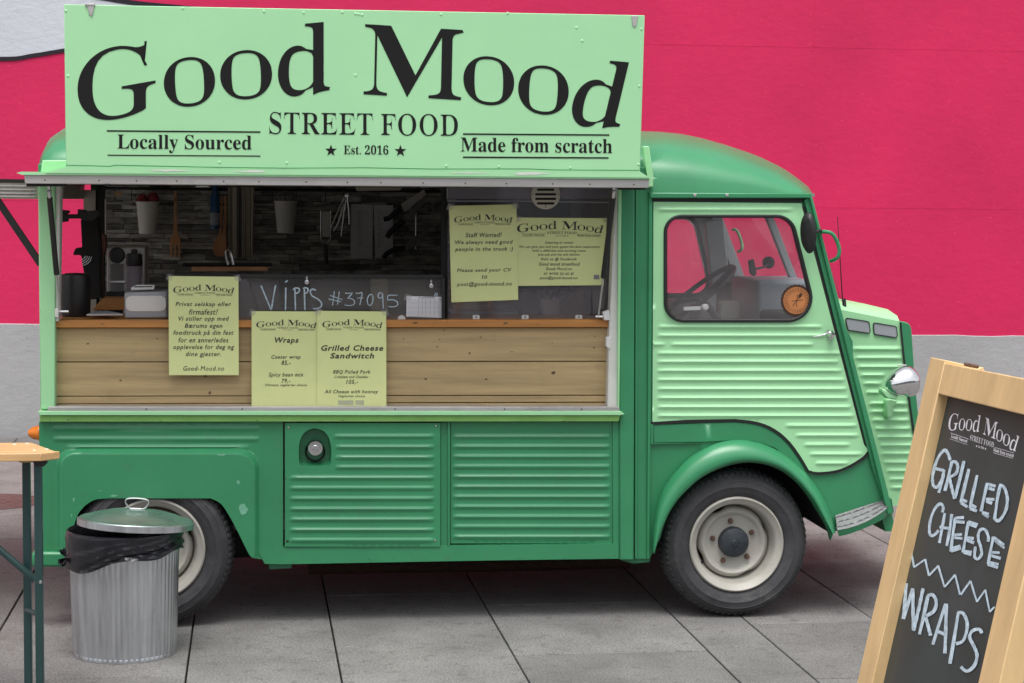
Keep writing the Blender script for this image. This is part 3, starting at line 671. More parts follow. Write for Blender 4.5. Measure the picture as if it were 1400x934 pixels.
part(MB().pp([(1200, 690), (1219, 682), (1222, 700), (1212, 710), (1200, 712)], .06, .3), 'step_bracket', 'deep_green')
# ---------------- nose
NY = .34
hood = [(1128, 418.8), (1150, 423.5), (1231, 439.5), (1236, 490), (1243, 545), (1250, 595), (1261, 690), (1170, 694), (1140, 600)]
hr = [(477, 1166, 1232), (489.5, 1170, 1233), (501.5, 1173, 1236), (513, 1177, 1210), (524.5, 1180, 1205), (536.5, 1183, 1206), (552, 1188, 1241), (563, 1190, 1243), (574.5, 1192, 1244), (586, 1196, 1246), (597.5, 1199, 1249)] + [(609 + 11.6 * i, 1203 + i * 3, 1251 + i) for i in range(6)]
hh = ribs_h(hr, .0075, 4.2, 8)
v1q = [(1156, 434.8), (1188, 440), (1190, 455.8), (1160, 451.5)]; v2q = [(1194.3, 441.4), (1225.5, 446.6), (1227, 462), (1195.8, 457)]
part(sheet(hood, NY, (), hh, frange(428, 690, 1.6), sorted(set(frange(1155, 1260, 4)))), 'hood_side', 'light_green')
for q in (v1q, v2q):
    q2 = rpoly([(a, b, 2.6) for a, b in q], 4)
    o = part(MB().pp(q2, NY - .006, NY + .01), 'side_vent', 'grey_plastic', bevel=.002)
    q3 = offset_poly(q2, .7); sub(ring(q3, q2, NY - .009, NY + .004), 'vent_rim', 'black_rubber', o)
NB = TW - NY
tops = [at(1150, 424, NY), at(1231, 440, NY)]; tp = MB()
ctr = (TW) / 2
sec = lambda p: [Vector((p.x, NY, p.z)), Vector((p.x + .005, NY + .06, p.z + .035)), Vector((p.x + .02, NY + .25, p.z + .055)), Vector((p.x + .03, ctr, p.z + .06)), Vector((p.x + .02, NB - .25, p.z + .055)), Vector((p.x + .005, NB - .06, p.z + .035)), Vector((p.x, NB, p.z))]
s0, s1 = sec(tops[0] - Vector((0, 0, .012))), sec(tops[1] - Vector((0, 0, .012))); tp.add(s0 + s1, [(i, i + 1, 8 + i, 7 + i) for i in range(6)] + [tuple(range(7, 14))])
part(tp, 'hood_top', 'light_green')
b1, b0 = at(1261, 690, NY), at(1225, 694, NY)
part(MB().prism([Vector((tops[0].x, NB, tops[0].z)), Vector((tops[1].x, NB, tops[1].z)), Vector((b1.x, NB, b1.z)), Vector((b0.x - .15, NB, b0.z))], (0, .01, 0)), 'far_hood_side', 'light_green')
gp_ = smooth_path([(1231, 439), (1238, 440.5), (1243.5, 443.5), (1246.5, 450)], 3) + [(1251, 520), (1258, 590), (1270, 690), (1261, 690), (1250, 595), (1243, 545), (1236, 490)]
part(MB().pp(gp_, NY - .008, NB), 'grille_surround', 'dark_green', bevel=.01)
ch = MB()
fa_, fb_ = at(1247, 455, NY), at(1270, 690, NY)
fx = lambda z: fa_.x + (fb_.x - fa_.x) * (fa_.z - z) / (fa_.z - fb_.z)
for i in range(9):
    z = .60 + i * .066; P_ = [(NY + .14, z), (ctr, z + .09), (NB - .14, z), (NB - .14, z + .022), (ctr, z + .112), (NY + .14, z + .022)]
    ch = MB(); ch.prism([Vector((fx(zz) - .006, y, zz)) for y, zz in P_], (.011, 0, 0)); part(ch, 'grille_bar', 'light_green')
a_, b_ = at(1108, 268, 0), at(1222, 700, 0); sx = lambda z: a_.x + (b_.x - a_.x) * (a_.z - z) / (a_.z - b_.z)
part(MB().prism([Vector((sx(tops[0].z - .04) - .03, .04, tops[0].z - .04)), Vector((sx(tops[0].z - .04), .04, tops[0].z - .04)), Vector((sx(.36), .04, .36)), Vector((sx(.36) - .05, .04, .36))], (0, TW - .08, 0)), 'front_bulkhead', 'dark_green')
part(MB().box((fx(.42) - .02, .16, .36), (fx(.42) + .04, TW - .16, .42)), 'front_bumper', 'dark_green', bevel=.02, seg=3)
part(strip([(1231.3, 441), (1236, 490), (1243, 545), (1250, 595)], 2.2, NY - .011, .006), 'hood_seal', 'black_rubber')
# headlight: chrome bowl
hc = at(1233, 523.5, NY - .17)
pr = [(0, -.085), (.012, -.084), (.030, -.072), (.046, -.05), (.060, -.022), (.068, .000), (.0715, .018), (.071, .034), (.067, .048), (.060, .056)]
hd = MB().lathe(pr, (0, 0, 0), 'x', 36); rotm = Matrix.Rotation(R(-12), 4, 'Y') @ Matrix.Rotation(R(18), 4, 'Z')
hd.v = [tuple(hc + (rotm @ Vector(v))) for v in hd.v]; hl = part(hd, 'headlight', 'chrome')
ln = MB().lathe([(.060, .056), (.045, .066), (.02, .072), (0, .073)], (0, 0, 0), 'x', 36); ln.v = [tuple(hc + (rotm @ Vector(v))) for v in ln.v]
sub(ln, 'headlight_lens', 'window_glass', hl)
rm = MB().tube([at(1233, 499.5, NY - .17) + Vector((x, 0, 0)) for x in (-.02, .02)], .003, 6); sub(rm, 'headlight_clip', 'aluminium', hl)
bk = part(MB().pp([(1207, 531), (1216, 536), (1229, 543), (1226, 547), (1213, 545), (1206, 537)], NY - .20, NY - .14), 'headlight_bracket', 'light_green', bevel=.006)
part(MB().pp([(1212, 547), (1216, 545), (1228, 548.5), (1222, 556), (1221, 571), (1212, 571)], NY - .05, NY), 'headlight_mount', 'light_green', bevel=.006)

# ---------------- roof
rz = at(900, 265, 0).z
prof_top = [(875, 177.5), (900, 178), (930, 181), (958, 187), (980, 193.4), (1014, 205.3), (1032, 212.8), (1048.6, 221.2), (1062, 230), (1073, 238.5), (1082, 246), (1089, 253), (1094, 262)]
def roof_sec(x, ztop, zb, x_edge=None, n=22, inset=0):
    H_ = ztop - zb; o = []
    for i in range(n + 1):
        a = math.pi * i / n; e = 2 / 2.9
        cx = math.copysign(abs(math.cos(a)) ** e, math.cos(a)); cz = abs(math.sin(a)) ** e
        o.append(Vector((x, TW / 2 - (TW / 2 - .015 - inset) * cx, zb + H_ * cz)))
    return o
st = [(XL + .005, None), (XL + .03, None), (XL + .1, None), (XL + .5, None), (XL + 1.2, None), (XL + 2.0, None)]
secs = []
full = at(875, 177.5, .62).z; zbody = at(500, 250, 0).z
for x, dz in [(XL, -.10), (XL + .02, -.05), (XL + .06, -.02), (XL + .15, 0)]: secs.append(roof_sec(x, full + dz, zbody, inset=max(0, -dz * .25)))
secs.append(roof_sec(XR - .4, full, zbody)); secs.append(roof_sec(XR - .03, full, zbody))
for u, v in prof_top:
    p = at(u, v, .62); zz = max(p.z, rz + .006); t = (u - 875) / (1096 - 875); xs = at(875 + (1100 - 875) * t, 265, .015).x
    sec_ = roof_sec(p.x, zz, rz - .02, inset=.06 * max(0, t - .7) ** 2)
    for q in sec_:
        cx_ = abs(q.y - TW / 2) / (TW / 2); q.x = p.x + (xs - p.x) * cx_ ** 4
    secs.append(sec_)
rm_ = MB(); n_ = len(secs[0]); [rm_.v.extend(tuple(p) for p in s) for s in secs]
rm_.f = [(i * n_ + k, i * n_ + k + 1, (i + 1) * n_ + k + 1, (i + 1) * n_ + k) for i in range(len(secs) - 1) for k in range(n_ - 1)] + [tuple(range(n_)), tuple((len(secs) - 1) * n_ + k for k in range(n_))]
part(rm_, 'roof', 'dark_green', ang=50)
# raised roof beads over the cab and the strap
rb = MB()
for u in (958, 992, 1026, 1058):
    rb.pp([(u - 3, 241), (u + 4, 241), (u + 4, 260), (u - 3, 260)], .010, .05)
rb = None
sp_ = MB(); sp_.pp([(879.5, 200), (887.5, 200), (893.5, 240), (893.5, 256), (886, 256), (884.5, 238)], -.03, .03); part(sp_, 'roof_strap', 'light_green', bevel=.004)
part(MB().pp([(58, 219), (96, 219), (96, 237), (55, 237)], -.03, .02), 'header_end', 'light_green', bevel=.004)
part(MB().pp([(52, 224), (60, 224), (60, 240), (52, 240)], -.012, .04), 'gutter_end', 'dark_green', bevel=.003)
part(MB().pp([(872, 228), (886, 230), (886, 240), (872, 240)], -.02, .05), 'hinge_block', 'deep_green', bevel=.003)
# ---------------- hatch flap + sign
FY = -.40
fl = MB(); fl.pp([(22, 236.5), (30, 234.8), (891, 242.2), (899, 243.8), (891, 245.2), (30, 239)], FY, .0)
flap = part(fl, 'hatch_flap', 'light_green')
sub(MB().pp([(33, 238.5), (888, 245.3), (887, 257), (34, 251)], FY + .008, FY + .04), 'hatch_edge', 'aluminium', flap, bevel=.002)
sub(MB().prism([at(36, 251, FY + .03), at(886, 257, FY + .03), at(886, 257, FY + .03) + Vector((0, .38, .0)), at(36, 251, FY + .03) + Vector((0, .38, 0))], (0, 0, .004)), 'hatch_lining', 'interior_grey', flap)
sc_ = MB()
for i in range(15): sc_.lathe([(0, -.002), (.003, -.001), (.0035, 0)], at(70 + i * 57 + random.uniform(-9, 9), 246.5 + i * .42, FY + .008), 'y', 8)
sub(sc_, 'edge_screws', 'rust', flap)['kind'] = 'stuff'
sub(MB().pbox(143, 251.5, 149, 253.8, FY - .0, FY + .05), 'latch', 'black_plastic', flap)
sub(MB().pbox(36, 250.5, 90, 255, FY + .05, FY + .09), 'hinge_bar', 'black_plastic', flap)
sub(MB().pbox(846, 254, 882, 259.5, FY + .05, FY + .09), 'hinge_bar', 'black_plastic', flap)
SQ = [(87.5, 6), (881.5, 21), (875, 236), (90, 232)]
sign = part(MB().pp(SQ, FY, FY + .012), 'sign_board', 'sign_green', bevel=.0025)
base = MB(); base.pp([(89, 228.5), (875, 234.5), (888, 243), (62, 236.5)], FY - .004, FY + .02); sub(base, 'sign_foot', 'sign_green', sign)
sub(strip([(90, 226), (150, 227.5), (158, 226), (300, 229), (392, 230), (500, 229.5), (590, 231.2), (720, 231), (760, 232.5), (874, 233)], 1.0, FY - .0052, .001), 'cracked_paint', 'deep_green', sign)
wp = MB()
for i, (u, v, a, b2) in enumerate([(230, 233, 30, 1.6), (345, 234.5, 26, 1.8), (725, 237.5, 26, 2.2), (640, 236.5, 30, 1)]): wp.add(*patch(u, v, a, b2, FY - .0052, i + 20, 18))
sub(wp, 'worn_paint', 'white_paint', sign, smooth=False)['kind'] = 'stuff'
for q_ in (0, 1):
    cl = MB()
    if q_ == 0: cl.pp([(119, 7), (128.5, 7.2), (127, 20), (124.5, 22.5), (122, 20)], FY - .004, FY - .001); cl.pp([(116, 5), (130, 5.3), (130, 8), (116, 7.6)], FY - .006, FY + .02)
    else: cl.pp([(863.5, 21.5), (872.5, 21.7), (870, 35), (867.5, 37), (865, 35)], FY - .004, FY - .001)
    sub(cl, 'sign_clip', 'aluminium', sign, bevel=.001)
rv = MB()
for u, v in [(90, 15), (93, 104), (250, 11.5), (361, 16), (415, 17.5), (468, 17), (486, 19), (490, 19.5), (495, 20.5), (603, 20), (694, 18.5), (486, 103), (788, 38), (874, 118), (877, 40), (610, 227), (682, 228), (780, 229.5), (392, 223), (300, 222), (873, 225), (796, 56)]:
    rv.lathe([(0, -.0022), (.004, -.0018), (.0065, 0)], at(u, v, FY), 'y', 10)
sub(rv, 'sign_rivets', 'sign_green', sign)['kind'] = 'stuff'
LP = logo_parts(6)
for p in LP['title_lettering']: sub(film([p], lambda u, v: at(u, v, FY - .0015)), 'letter', 'lettering', sign, smooth=False)
for p in LP['street_food_lettering']: sub(film([p], lambda u, v: at(u, v, FY - .0015)), 'lettered_word', 'lettering', sign, smooth=False)['kind'] = 'stuff'
for nm, p in zip(('lettered_word',) * 3 + ('star',) * 2 + ('rule_line',) * 4, LP['tagline_lettering']):
    o = sub(film([p], lambda u, v: at(u, v, FY - .0015)), nm, 'lettering', sign, smooth=False)
    if nm == 'lettered_word': o['kind'] = 'stuff'
# ---------------- serving opening frame
part(MB().pp([(52, 250), (75.5, 250), (75.5, 560), (55, 560)], -.012, .06), 'rear_post', 'light_green', bevel=.005)
part(MB().pp([(75.5, 250), (83, 250), (80, 440), (75.5, 440)], .0, .09), 'rear_jamb', 'white_paint', bevel=.004)
part(MB().pp([(845, 256), (850, 256), (847, 560), (844, 560)], -.018, .05), 'front_post_edge', 'light_green', bevel=.003)
part(MB().pp([(842, 256), (845.5, 256), (844.5, 557), (830, 557), (833, 440), (836, 380)], -.004, .06), 'front_jamb', 'white_paint', bevel=.004)
for q_ in ([(824, 427), (833, 424), (834, 438), (826, 438)], [(829, 461), (835, 460), (835, 478), (829, 474)], [(75, 422), (80, 422), (80, 434), (75, 434)]): part(MB().pp(q_, -.012, .03), 'strut_mount', 'white_plastic', bevel=.002)
# sill: pale green lip with aluminium strip on top
sl_ = MB(); sl_.pp([(52, 562.5), (849, 562.5), (854, 566.5), (848, 568), (54, 568)], -.045, .03); part(sl_, 'sill_lip', 'light_green', bevel=.002)
part(MB().pp([(54, 568), (848, 568), (846, 576.5), (54, 577)], -.030, .02), 'sill_front', 'yellow_green', bevel=.003)
part(MB().pp([(66, 556.2), (846, 556.2), (848, 563), (64, 563)], -.034, .09), 'sill_strip', 'aluminium', bevel=.002)
ss = MB()
for u in (200, 331, 540, 690, 795): ss.lathe([(0, -.002), (.003, -.001), (.0035, 0)], at(u, 559.5, -.034), 'y', 8)
part(ss, 'sill_screws', 'black_plastic')['kind'] = 'stuff'
# plank front (three boards) and counter edge
PY = .045
for q in ([(76, 448.5), (831, 448), (831, 493.5), (76, 494.5)], [(76, 495.8), (831, 494.8), (831, 540), (76, 541.5)], [(76, 542.6), (831, 541.2), (830, 549.5), (76, 552)], [(76, 553), (830, 550.8), (830, 557), (76, 557)]):
    part(MB().pp(q, PY, PY + .02), 'plank', 'plank', bevel=.0015, seg=1)
kn = MB()
for i, (u, v, a, b2) in enumerate([(582, 518.5, 2.8, 1.6), (665, 518.5, 2.8, 1.5), (657, 461, 1.6, 1.6), (601, 464, 1.5, 1.2), (607, 452, 1.2, 1.4), (552, 463.5, 1.3, 1.2), (812, 475.5, 2, 1.4), (757, 510, 4, 2.5), (287, 537, 2.2, 3), (281, 514, 3, 2), (700, 481, 4, .5), (755, 469, 1, 1), (813, 460, 1, 1), (642, 483, 1.5, 2), (598, 474, 2, 1), (120, 470, 2, 1.4), (165, 520, 2.4, 1.6), (215, 463, 1.6, 1.2)]): kn.add(*patch(u, v, a, b2, PY - .0008, i + 50, 10))
part(kn, 'plank_knots', 'knot', smooth=False)['kind'] = 'stuff'
part(MB().pp([(76, 438), (831, 437), (832, 447.6), (76, 448.2)], .018, .40), 'counter_top', 'counter_wood', bevel=.003)
kc = MB()
for i, (u, v, a, b2) in enumerate([(568, 441.5, 4, 1.6), (691, 442, 4, 1.7), (736, 443.5, 2, .7), (140, 443, 3, .8)]): kc.add(*patch(u, v, a, b2, .0172, i + 80, 10))
part(kc, 'counter_knots', 'knot', smooth=False)['kind'] = 'stuff'
# ---------------- shell of the body: far side, floor, ceiling, bulkhead, underside
zc = at(450, 437.5, .02).z; zf = .52; zroof = rz
lowz = at(500, 768, 0).z
part(MB().box((XL + .03, TW - .03, .27), (XR + .9, TW, .62)).box((XL + .03, TW - .03, .6), (XR, TW, at(500, 250, 0).z + .02)), 'far_side', 'dark_green')  # skirt carried low to cut the light beneath the truck
part(MB().box((XL + .02, .26, .36), (XR + .3, TW - .03, .44)), 'floor', 'interior_grey')
part(MB().box((XL + .08, .38, .30), (XR + .1, .48, .36)).box((XL + .08, TW - .42, .22), (XR + .1, TW - .3, .36)).box((XL + .75, .48, .20), (XR - .3, TW - .42, .36)).box((XL + .75, .3, .26), (XR - .35, .48, .36)), 'chassis_and_blockers', 'black_matt')  # besides the rails, lower boxes added to block light beneath the truck
part(MB().box((XL + .02, .05, zroof + .10), (XR, TW - .03, zroof + .11)), 'ceiling', 'cream')
part(MB().box((XL + .012, .02, .45), (XL + .03, TW, at(60, 500, 0).z)), 'tail_door', 'dark_green')
zt_rear = at(100, 372, 1.0).z
part(MB().box((XL, TW - .10, .45), (XL + .06, TW, zroof)), 'far_rear_post', 'cream')
part(MB().box((XR - .06, .07, .45), (XR - .03, TW - .03, zroof + .02)), 'bulkhead', 'cream')
# rear upper door, lifted like a tailgate behind
rf = MB(); zz = at(52, 243.5, .0).z
rf.box((XL - 1.15, .03, at(20, 272, .03).z), (XL + .0, TW - .03, at(20, 249, .03).z)); part(rf, 'tailgate', 'cream', bevel=.004)
part(MB().box((XL - 1.16, .02, at(20, 249, .03).z), (XL + .0, TW - .02, at(20, 245, .03).z)), 'tailgate_trim', 'black_matt')
rl = MB()
for v in (254, 259, 264, 268.5): z = at(20, v, .03).z; rl.box((XL - 1.12, .022, z - .003), (XL - .01, .03, z + .003))
part(rl, 'tailgate_ribs', 'aluminium')['kind'] = 'stuff'
part(MB().bar(at(-60, 190, .06), at(56, 362, .06), .028, .02), 'tailgate_strut', 'black_plastic', bevel=.003)
# gas struts of the hatch
def strut(a, b, Ya, Yb, t=.68):
    A = at(*a, Ya); B = at(*b, Yb); Mx = A.lerp(B, t)
    o = part(MB().tube([A.lerp(B, .05), Mx], .0115, 14), 'gas_strut', 'black_plastic')
    sub(MB().tube([Mx, B], .0045, 10), 'strut_rod', 'aluminium', o)
    e = MB(); e.lathe([(0, -.01), (.008, -.009), (.009, .01)], A, 'y', 12); e.tube([A + Vector((0, 0, .03)), A.lerp(B, .06)], .007, 8); sub(e, 'strut_end', 'steel', o); e = MB()
    e.tube([B + Vector((-.012, 0, 0)), B + Vector((.035, 0, 0))], .006, 8); sub(e, 'strut_end', 'steel', o)
strut((67, 262), (82, 426), FY + .16, -.0)
strut((839.5, 262), (818, 433), FY + .16, .0)
# ---------------- wheels
def wheel(cx, yf):
    cz = .322
    t = MB(); prof = [(.203, .012), (.212, -.002), (.235, -.014), (.250, -.0165), (.252, -.0185), (.255, -.0185), (.257, -.017), (.268, -.0175), (.276, -.0155), (.2775, -.0175), (.281, -.0165), (.2825, -.014), (.292, -.008), (.303, .006), (.313, .022), (.319, .040), (.322, .07), (.322, .11), (.319, .14), (.305, .168), (.27, .18), (.21, .17)]
    t.lathe(prof, (cx, yf, cz), 'y', 96)
    ty = part(t, 'tyre', 'tyre', ang=60)
    tr = MB()
    for k in range(72):
        a = 2 * math.pi * k / 72
        for y, r in ((.012, .3085), (.075, .3225), (.105, .3225), (.150, .3125)):
            c = Vector((math.cos(a), 0, math.sin(a))); tg = Vector((-math.sin(a), 0, math.cos(a))); p = Vector((cx, yf + y, cz)) + c * r
            s1_ = Vector((0, .012, 0)) + c * (.006 if y < .05 else -.006 if y > .14 else 0)
            tr.add([p - tg * .007 - s1_, p + tg * .007 - s1_, p + tg * .007 + s1_, p - tg * .007 + s1_] + [p + c * .004 - tg * .006 - s1_ * .9, p + c * .004 + tg * .006 - s1_ * .9, p + c * .004 + tg * .006 + s1_ * .9, p + c * .004 - tg * .006 + s1_ * .9], [(4, 5, 6, 7), (0, 1, 5, 4), (1, 2, 6, 5), (2, 3, 7, 6), (3, 0, 4, 7)])
    sub(tr, 'tread_blocks', 'tyre', ty)['kind'] = 'stuff'
    r = MB(); r.lathe([(.209, .0), (.207, -.008), (.201, -.011), (.194, -.004), (.186, .004), (.178, .008), (.173, .022), (.170, .045), (.163, .075), (.155, .10)], (cx, yf, cz), 'y', 72)
    rim = part(r, 'rim', 'rim', ang=50)
    d = MB()
    def rf(a, h): return 1
    prof = [(.158, .085), (.154, .066), (.146, .056), (.137, .051), (.128, .055), (.121, .066), (.114, .071), (.07, .071), (.0, .071)]
    seg = 96; vs = []
    for j, (rr_, h) in enumerate(prof):
        for k in range(seg):
            a = 2 * math.pi * k / seg; f = 1.0
            if j < 3: f = 1 - (.075 - .025 * j) * max(0, math.cos(4 * (a - R(25)))) ** 3
            vs.append((cx + rr_ * f * math.cos(a), yf + h, cz + rr_ * f * math.sin(a)))
    d.add(vs, [(i * seg + k, i * seg + (k + 1) % seg, (i + 1) * seg + (k + 1) % seg, (i + 1) * seg + k) for i in range(len(prof) - 1) for k in range(seg)])
    sub(d, 'wheel_disc', 'rim', rim, ang=50)
    back = MB().lathe([(0, .13), (.17, .13)], (cx, yf, cz), 'y', 40); sub(back, 'brake_drum', 'dark_void', rim)
    sub(MB().lathe([(0, .018), (.012, .019), (.016, .024), (.050, .030), (.062, .036), (.066, .046), (.067, .072)], (cx, yf, cz), 'y', 40), 'hub_cap', 'hub', rim)
    for k in range(5):
        a = R(98 + 72 * k); nb = Vector((cx + .092 * math.cos(a), yf, cz + .092 * math.sin(a)))
        n6 = MB().lathe([(0, .048), (.005, .048), (.0055, .056), (.011, .057), (.012, .071), (.015, .072)], nb, 'y', 6); sub(n6, 'wheel_nut', 'rust', rim, smooth=False)
    a = R(212); vv = sub(MB().tube([Vector((cx + .162 * math.cos(a), yf + .06, cz + .162 * math.sin(a))), Vector((cx + .185 * math.cos(a), yf + .02, cz + .185 * math.sin(a)))], .005, 8), 'valve', 'black_rubber', rim)
fwc = at(1006, 738, .0); rwc = at(209, 752, .05)
wheel(fwc.x, -.015)
before = set(C.objects); wheel(rwc.x + .006, -.012)
for o in [o for o in C.objects if o not in before]:
    k_ = 1.03; cx_ = rwc.x + .006
    for v in o.data.vertices: v.co.x = cx_ + (v.co.x - cx_) * k_; v.co.z *= k_
for cx in (fwc.x, rwc.x):
    f_ = MB().lathe([(0, -.09), (.2, -.09), (.28, -.09), (.318, -.06), (.322, 0), (.318, .06), (.28, .09), (.0, .09)], (cx, TW - .14, .322), 'y', 40); part(f_, 'far_wheel', 'tyre')
part(MB().tube([(fwc.x, .1, .322), (fwc.x, TW - .1, .322)], .05, 12).tube([(rwc.x, .1, .322), (rwc.x, TW - .1, .322)], .05, 12), 'axle', 'black_matt')
# ---------------- cab shell and interior seen through the door window
XC = at(1109, 264, 0).x; XB = at(1150, 424, 0).x; zB = tops[0].z
farwin = [Vector((XR + .07, 0, at(915, 300, 0).z)), Vector((at(1082, 300, 0).x, 0, at(915, 300, 0).z)), Vector((at(1112, 436, 0).x, 0, at(1000, 436, 0).z)), Vector((XR + .07, 0, at(1000, 436, 0).z))]
fo_ = [Vector((XR, 0, rz)), Vector((XC, 0, rz)), Vector((at(1226, 700, 0).x, 0, at(1226, 700, 0).z)), Vector((XR, 0, .45))]
ho = rpoly([(p.x, p.z, .08) for p in farwin], 6)
V, Fc = triangulate(resample([(p.x, p.z) for p in fo_], .2), (ho,))
mb = MB(); mb.add([(x, TW - .02, z) for x, z in V], Fc); mb.add([(x, TW, z) for x, z in V], Fc); part(mb, 'far_cab_side', 'grey_plastic')
hi = [(x, z) for x, z in offset_poly(ho, -.012)]; ho2 = offset_poly(ho, .012)
def ring3(A, B, y0, y1):
    n = len(A); return MB().add([(x, y0, z) for x, z in A] + [(x, y0, z) for x, z in B] + [(x, y1, z) for x, z in A] + [(x, y1, z) for x, z in B], [q for i in range(n) for q in ((i, (i + 1) % n, n + (i + 1) % n, n + i), (i, (i + 1) % n, 2 * n + (i + 1) % n, 2 * n + i), (n + i, n + (i + 1) % n, 3 * n + (i + 1) % n, 3 * n + i))])
part(ring3(ho2, hi, TW - .035, TW - .005), 'far_window_gasket', 'black_rubber')
hi2 = offset_poly(ho, -.018); part(ring3(hi, hi2, TW - .04, TW - .02), 'far_window_trim', 'chrome')
V, Fc = triangulate(ho); mb = MB(); mb.add([(x, TW - .012, z) for x, z in V], Fc); part(mb, 'far_window_pane', 'window_glass')
# windscreen: two sloping panes, centre post
A0, A1 = Vector((XC + .01, .04, rz - .03)), Vector((XB + .02, .04, zB + .05))
ws = MB(); ws.add([A0, A1, A1 + Vector((.06, TW / 2 - .04, 0)), A0 + Vector((.03, TW / 2 - .04, 0)), A1 + Vector((0, TW - .08, 0)), A0 + Vector((0, TW - .08, 0))], [(0, 1, 2, 3), (3, 2, 4, 5)])
part(ws, 'windscreen', 'screen_glass')
part(MB().bar(A0 + Vector((.03, TW / 2 - .04, 0)), A1 + Vector((.06, TW / 2 - .04, 0)), .05, .03, (1, 0, 0)), 'windscreen_post', 'grey_plastic')
part(MB().bar(A0 + Vector((-.02, TW - .1, 0)), A1 + Vector((0, TW - .1, 0)), .07, .05, (1, 0, 0)), 'far_pillar', 'grey_plastic')
part(MB().box((XR, .05, rz - .005), (XC + .03, TW - .02, rz + .008)), 'cab_headlining', 'interior_grey')
part(MB().box((XC - .035, .03, rz - .045), (XC - .004, TW - .03, rz - .002)), 'windscreen_header', 'dark_green')
part(MB().prism([Vector((XB - .06, .05, zB - .07)), Vector((XB + .02, .05, zB - .03)), Vector((XB + .07, .05, zB - .12)), Vector((XB + .10, .05, .6)), Vector((XB + .1, .05, .5))], (0, TW - .1, 0)), 'scuttle', 'dark_green')
dsh = MB(); a_ = at(1030, 385, .7); b_ = at(1078, 432, .7); dsh.box((a_.x, .62, b_.z - .04), (b_.x + .12, 1.15, a_.z + .01)); part(dsh, 'dashboard', 'dash', bevel=.02)
dk = MB(); a_ = at(1010, 388, 1.2); b_ = at(1045, 436, 1.2); dk.box((a_.x, 1.2, b_.z - .1), (b_.x + .12, 1.7, a_.z)); dk.box((at(1060, 440, .3).x, .25, at(1060, 440, .3).z - .05), (at(1110, 440, .3).x + .1, .6, at(1060, 428, .3).z)); part(dk, 'dash_shelf', 'black_matt', bevel=.02)
cl_ = MB(); p0 = at(985, 300, .95); p1 = at(1012, 440, .75)
part(MB().bar(at(975, 300, 1.5), at(985, 395, 1.5), .10, .04), 'roof_pillar_trim', 'grey_plastic', bevel=.01)
# steering wheel
swc = at(955, 402, .55); axis = Vector((-.62, .0, .78)).normalized(); e1 = Vector((0, 1, 0)); e2 = axis.cross(e1)
part(MB().tube([swc + (e1 * math.cos(t) + e2 * math.sin(t)) * .20 for t in [2 * math.pi * i / 48 for i in range(49)]], .012, 8, cap=False), 'steering_wheel', 'black_plastic')
sw = bpy.data.objects['steering_wheel']
sp3 = MB(); 
for t in (0.4, math.pi - .4, math.pi * 1.5): sp3.tube([swc - axis * .03, swc + (e1 * math.cos(t) + e2 * math.sin(t)) * .2], .009, 8)
sp3.tube([swc - axis * .03, swc - axis * .5], .018, 10); sub(sp3, 'spoke', 'black_plastic', sw)
part(MB().pp([(935, 420), (958, 419), (959, 424), (935, 425)], .06, .075).lathe([(0, .04), (.012, .042), (.015, .05), (.013, .075)], at(968, 421, .0), 'y', 20), 'window_winder', 'white_plastic', bevel=.002)
sq = MB()
for (a, b, c, d, Y) in ((922, 412, 945, 438, .9), (940, 418, 960, 438, 1.1)): p = at(a, b, Y); q = at(c, d, Y); sq.box((p.x, Y, q.z - .1), (q.x, Y + .3, p.z))
part(sq, 'seat', 'interior_grey', bevel=.03, seg=3)
pn = MB(); p = at(985, 412, .8); q = at(1012, 440, .8); pn.box((p.x, .8, q.z - .15), (q.x, .86, p.z)); part(pn, 'heater_panel', 'cream', bevel=.01)
rm2 = part(MB().prism([at(u, v, .75) for u, v in [(1024, 357), (1031, 354), (1035, 374), (1031, 378), (1026, 374)]], (0, .03, 0)), 'rear_view_mirror', 'black_plastic', bevel=.004)
sub(MB().tube([at(1032, 368, .77), at(1042, 366, .8), at(1050, 362, .9), at(1054, 354, .95)], .006, 8).lathe([(0, 0), (.03, .0), (.03, .01), (0, .012)], at(1051, 359, .95), 'y', 12), 'mirror_stalk', 'black_plastic', rm2)
gh = MB(); gh.tube([at(*p) for p in smooth_path([(1002, 314, 1.7), (1008, 316, 1.66), (1014, 332, 1.66), (1014, 341, 1.66), (1009, 344, 1.7)], 4)], .008, 8); part(gh, 'far_grab_handle', 'light_green')
# window sticker
stc = at(1089, 411, -.003); N_ = 48
o = MB().prism([stc + Vector((.068 * (1 + .035 * (i % 2)) * math.cos(2 * math.pi * i / N_), 0, .068 * (1 + .035 * (i % 2)) * math.sin(2 * math.pi * i / N_))) for i in range(N_)], (0, .002, 0)).build('window_sticker', 'leather_dark', truck, smooth=False)
sub(MB().lathe([(0, 0), (.060, 0)], stc - Vector((0, .0008, 0)), 'y', 48), 'sticker_face', 'leather', o, smooth=False)
dt = MB()
for r_, w_ in ((.041, .0013), (.0585, .0012)): dt.lathe([(r_, 0), (r_ + w_, 0)], stc - Vector((0, .0014, 0)), 'y', 48)
for k in range(26):
    a = 2 * math.pi * k / 26; p = stc + Vector((.050 * math.cos(a), -.0014, .050 * math.sin(a))); c = Vector((math.cos(a), 0, math.sin(a))); t = Vector((-math.sin(a), 0, math.cos(a)))
    for s in (-1, 1): dt.add([p + t * .0022 * s - c * .0045 - t * .0008, p + t * .0022 * s + c * .0045 - t * .0008, p + t * .0022 * s + c * .0045 + t * .0008, p + t * .0022 * s - c * .0045 + t * .0008], [(0, 1, 2, 3)])
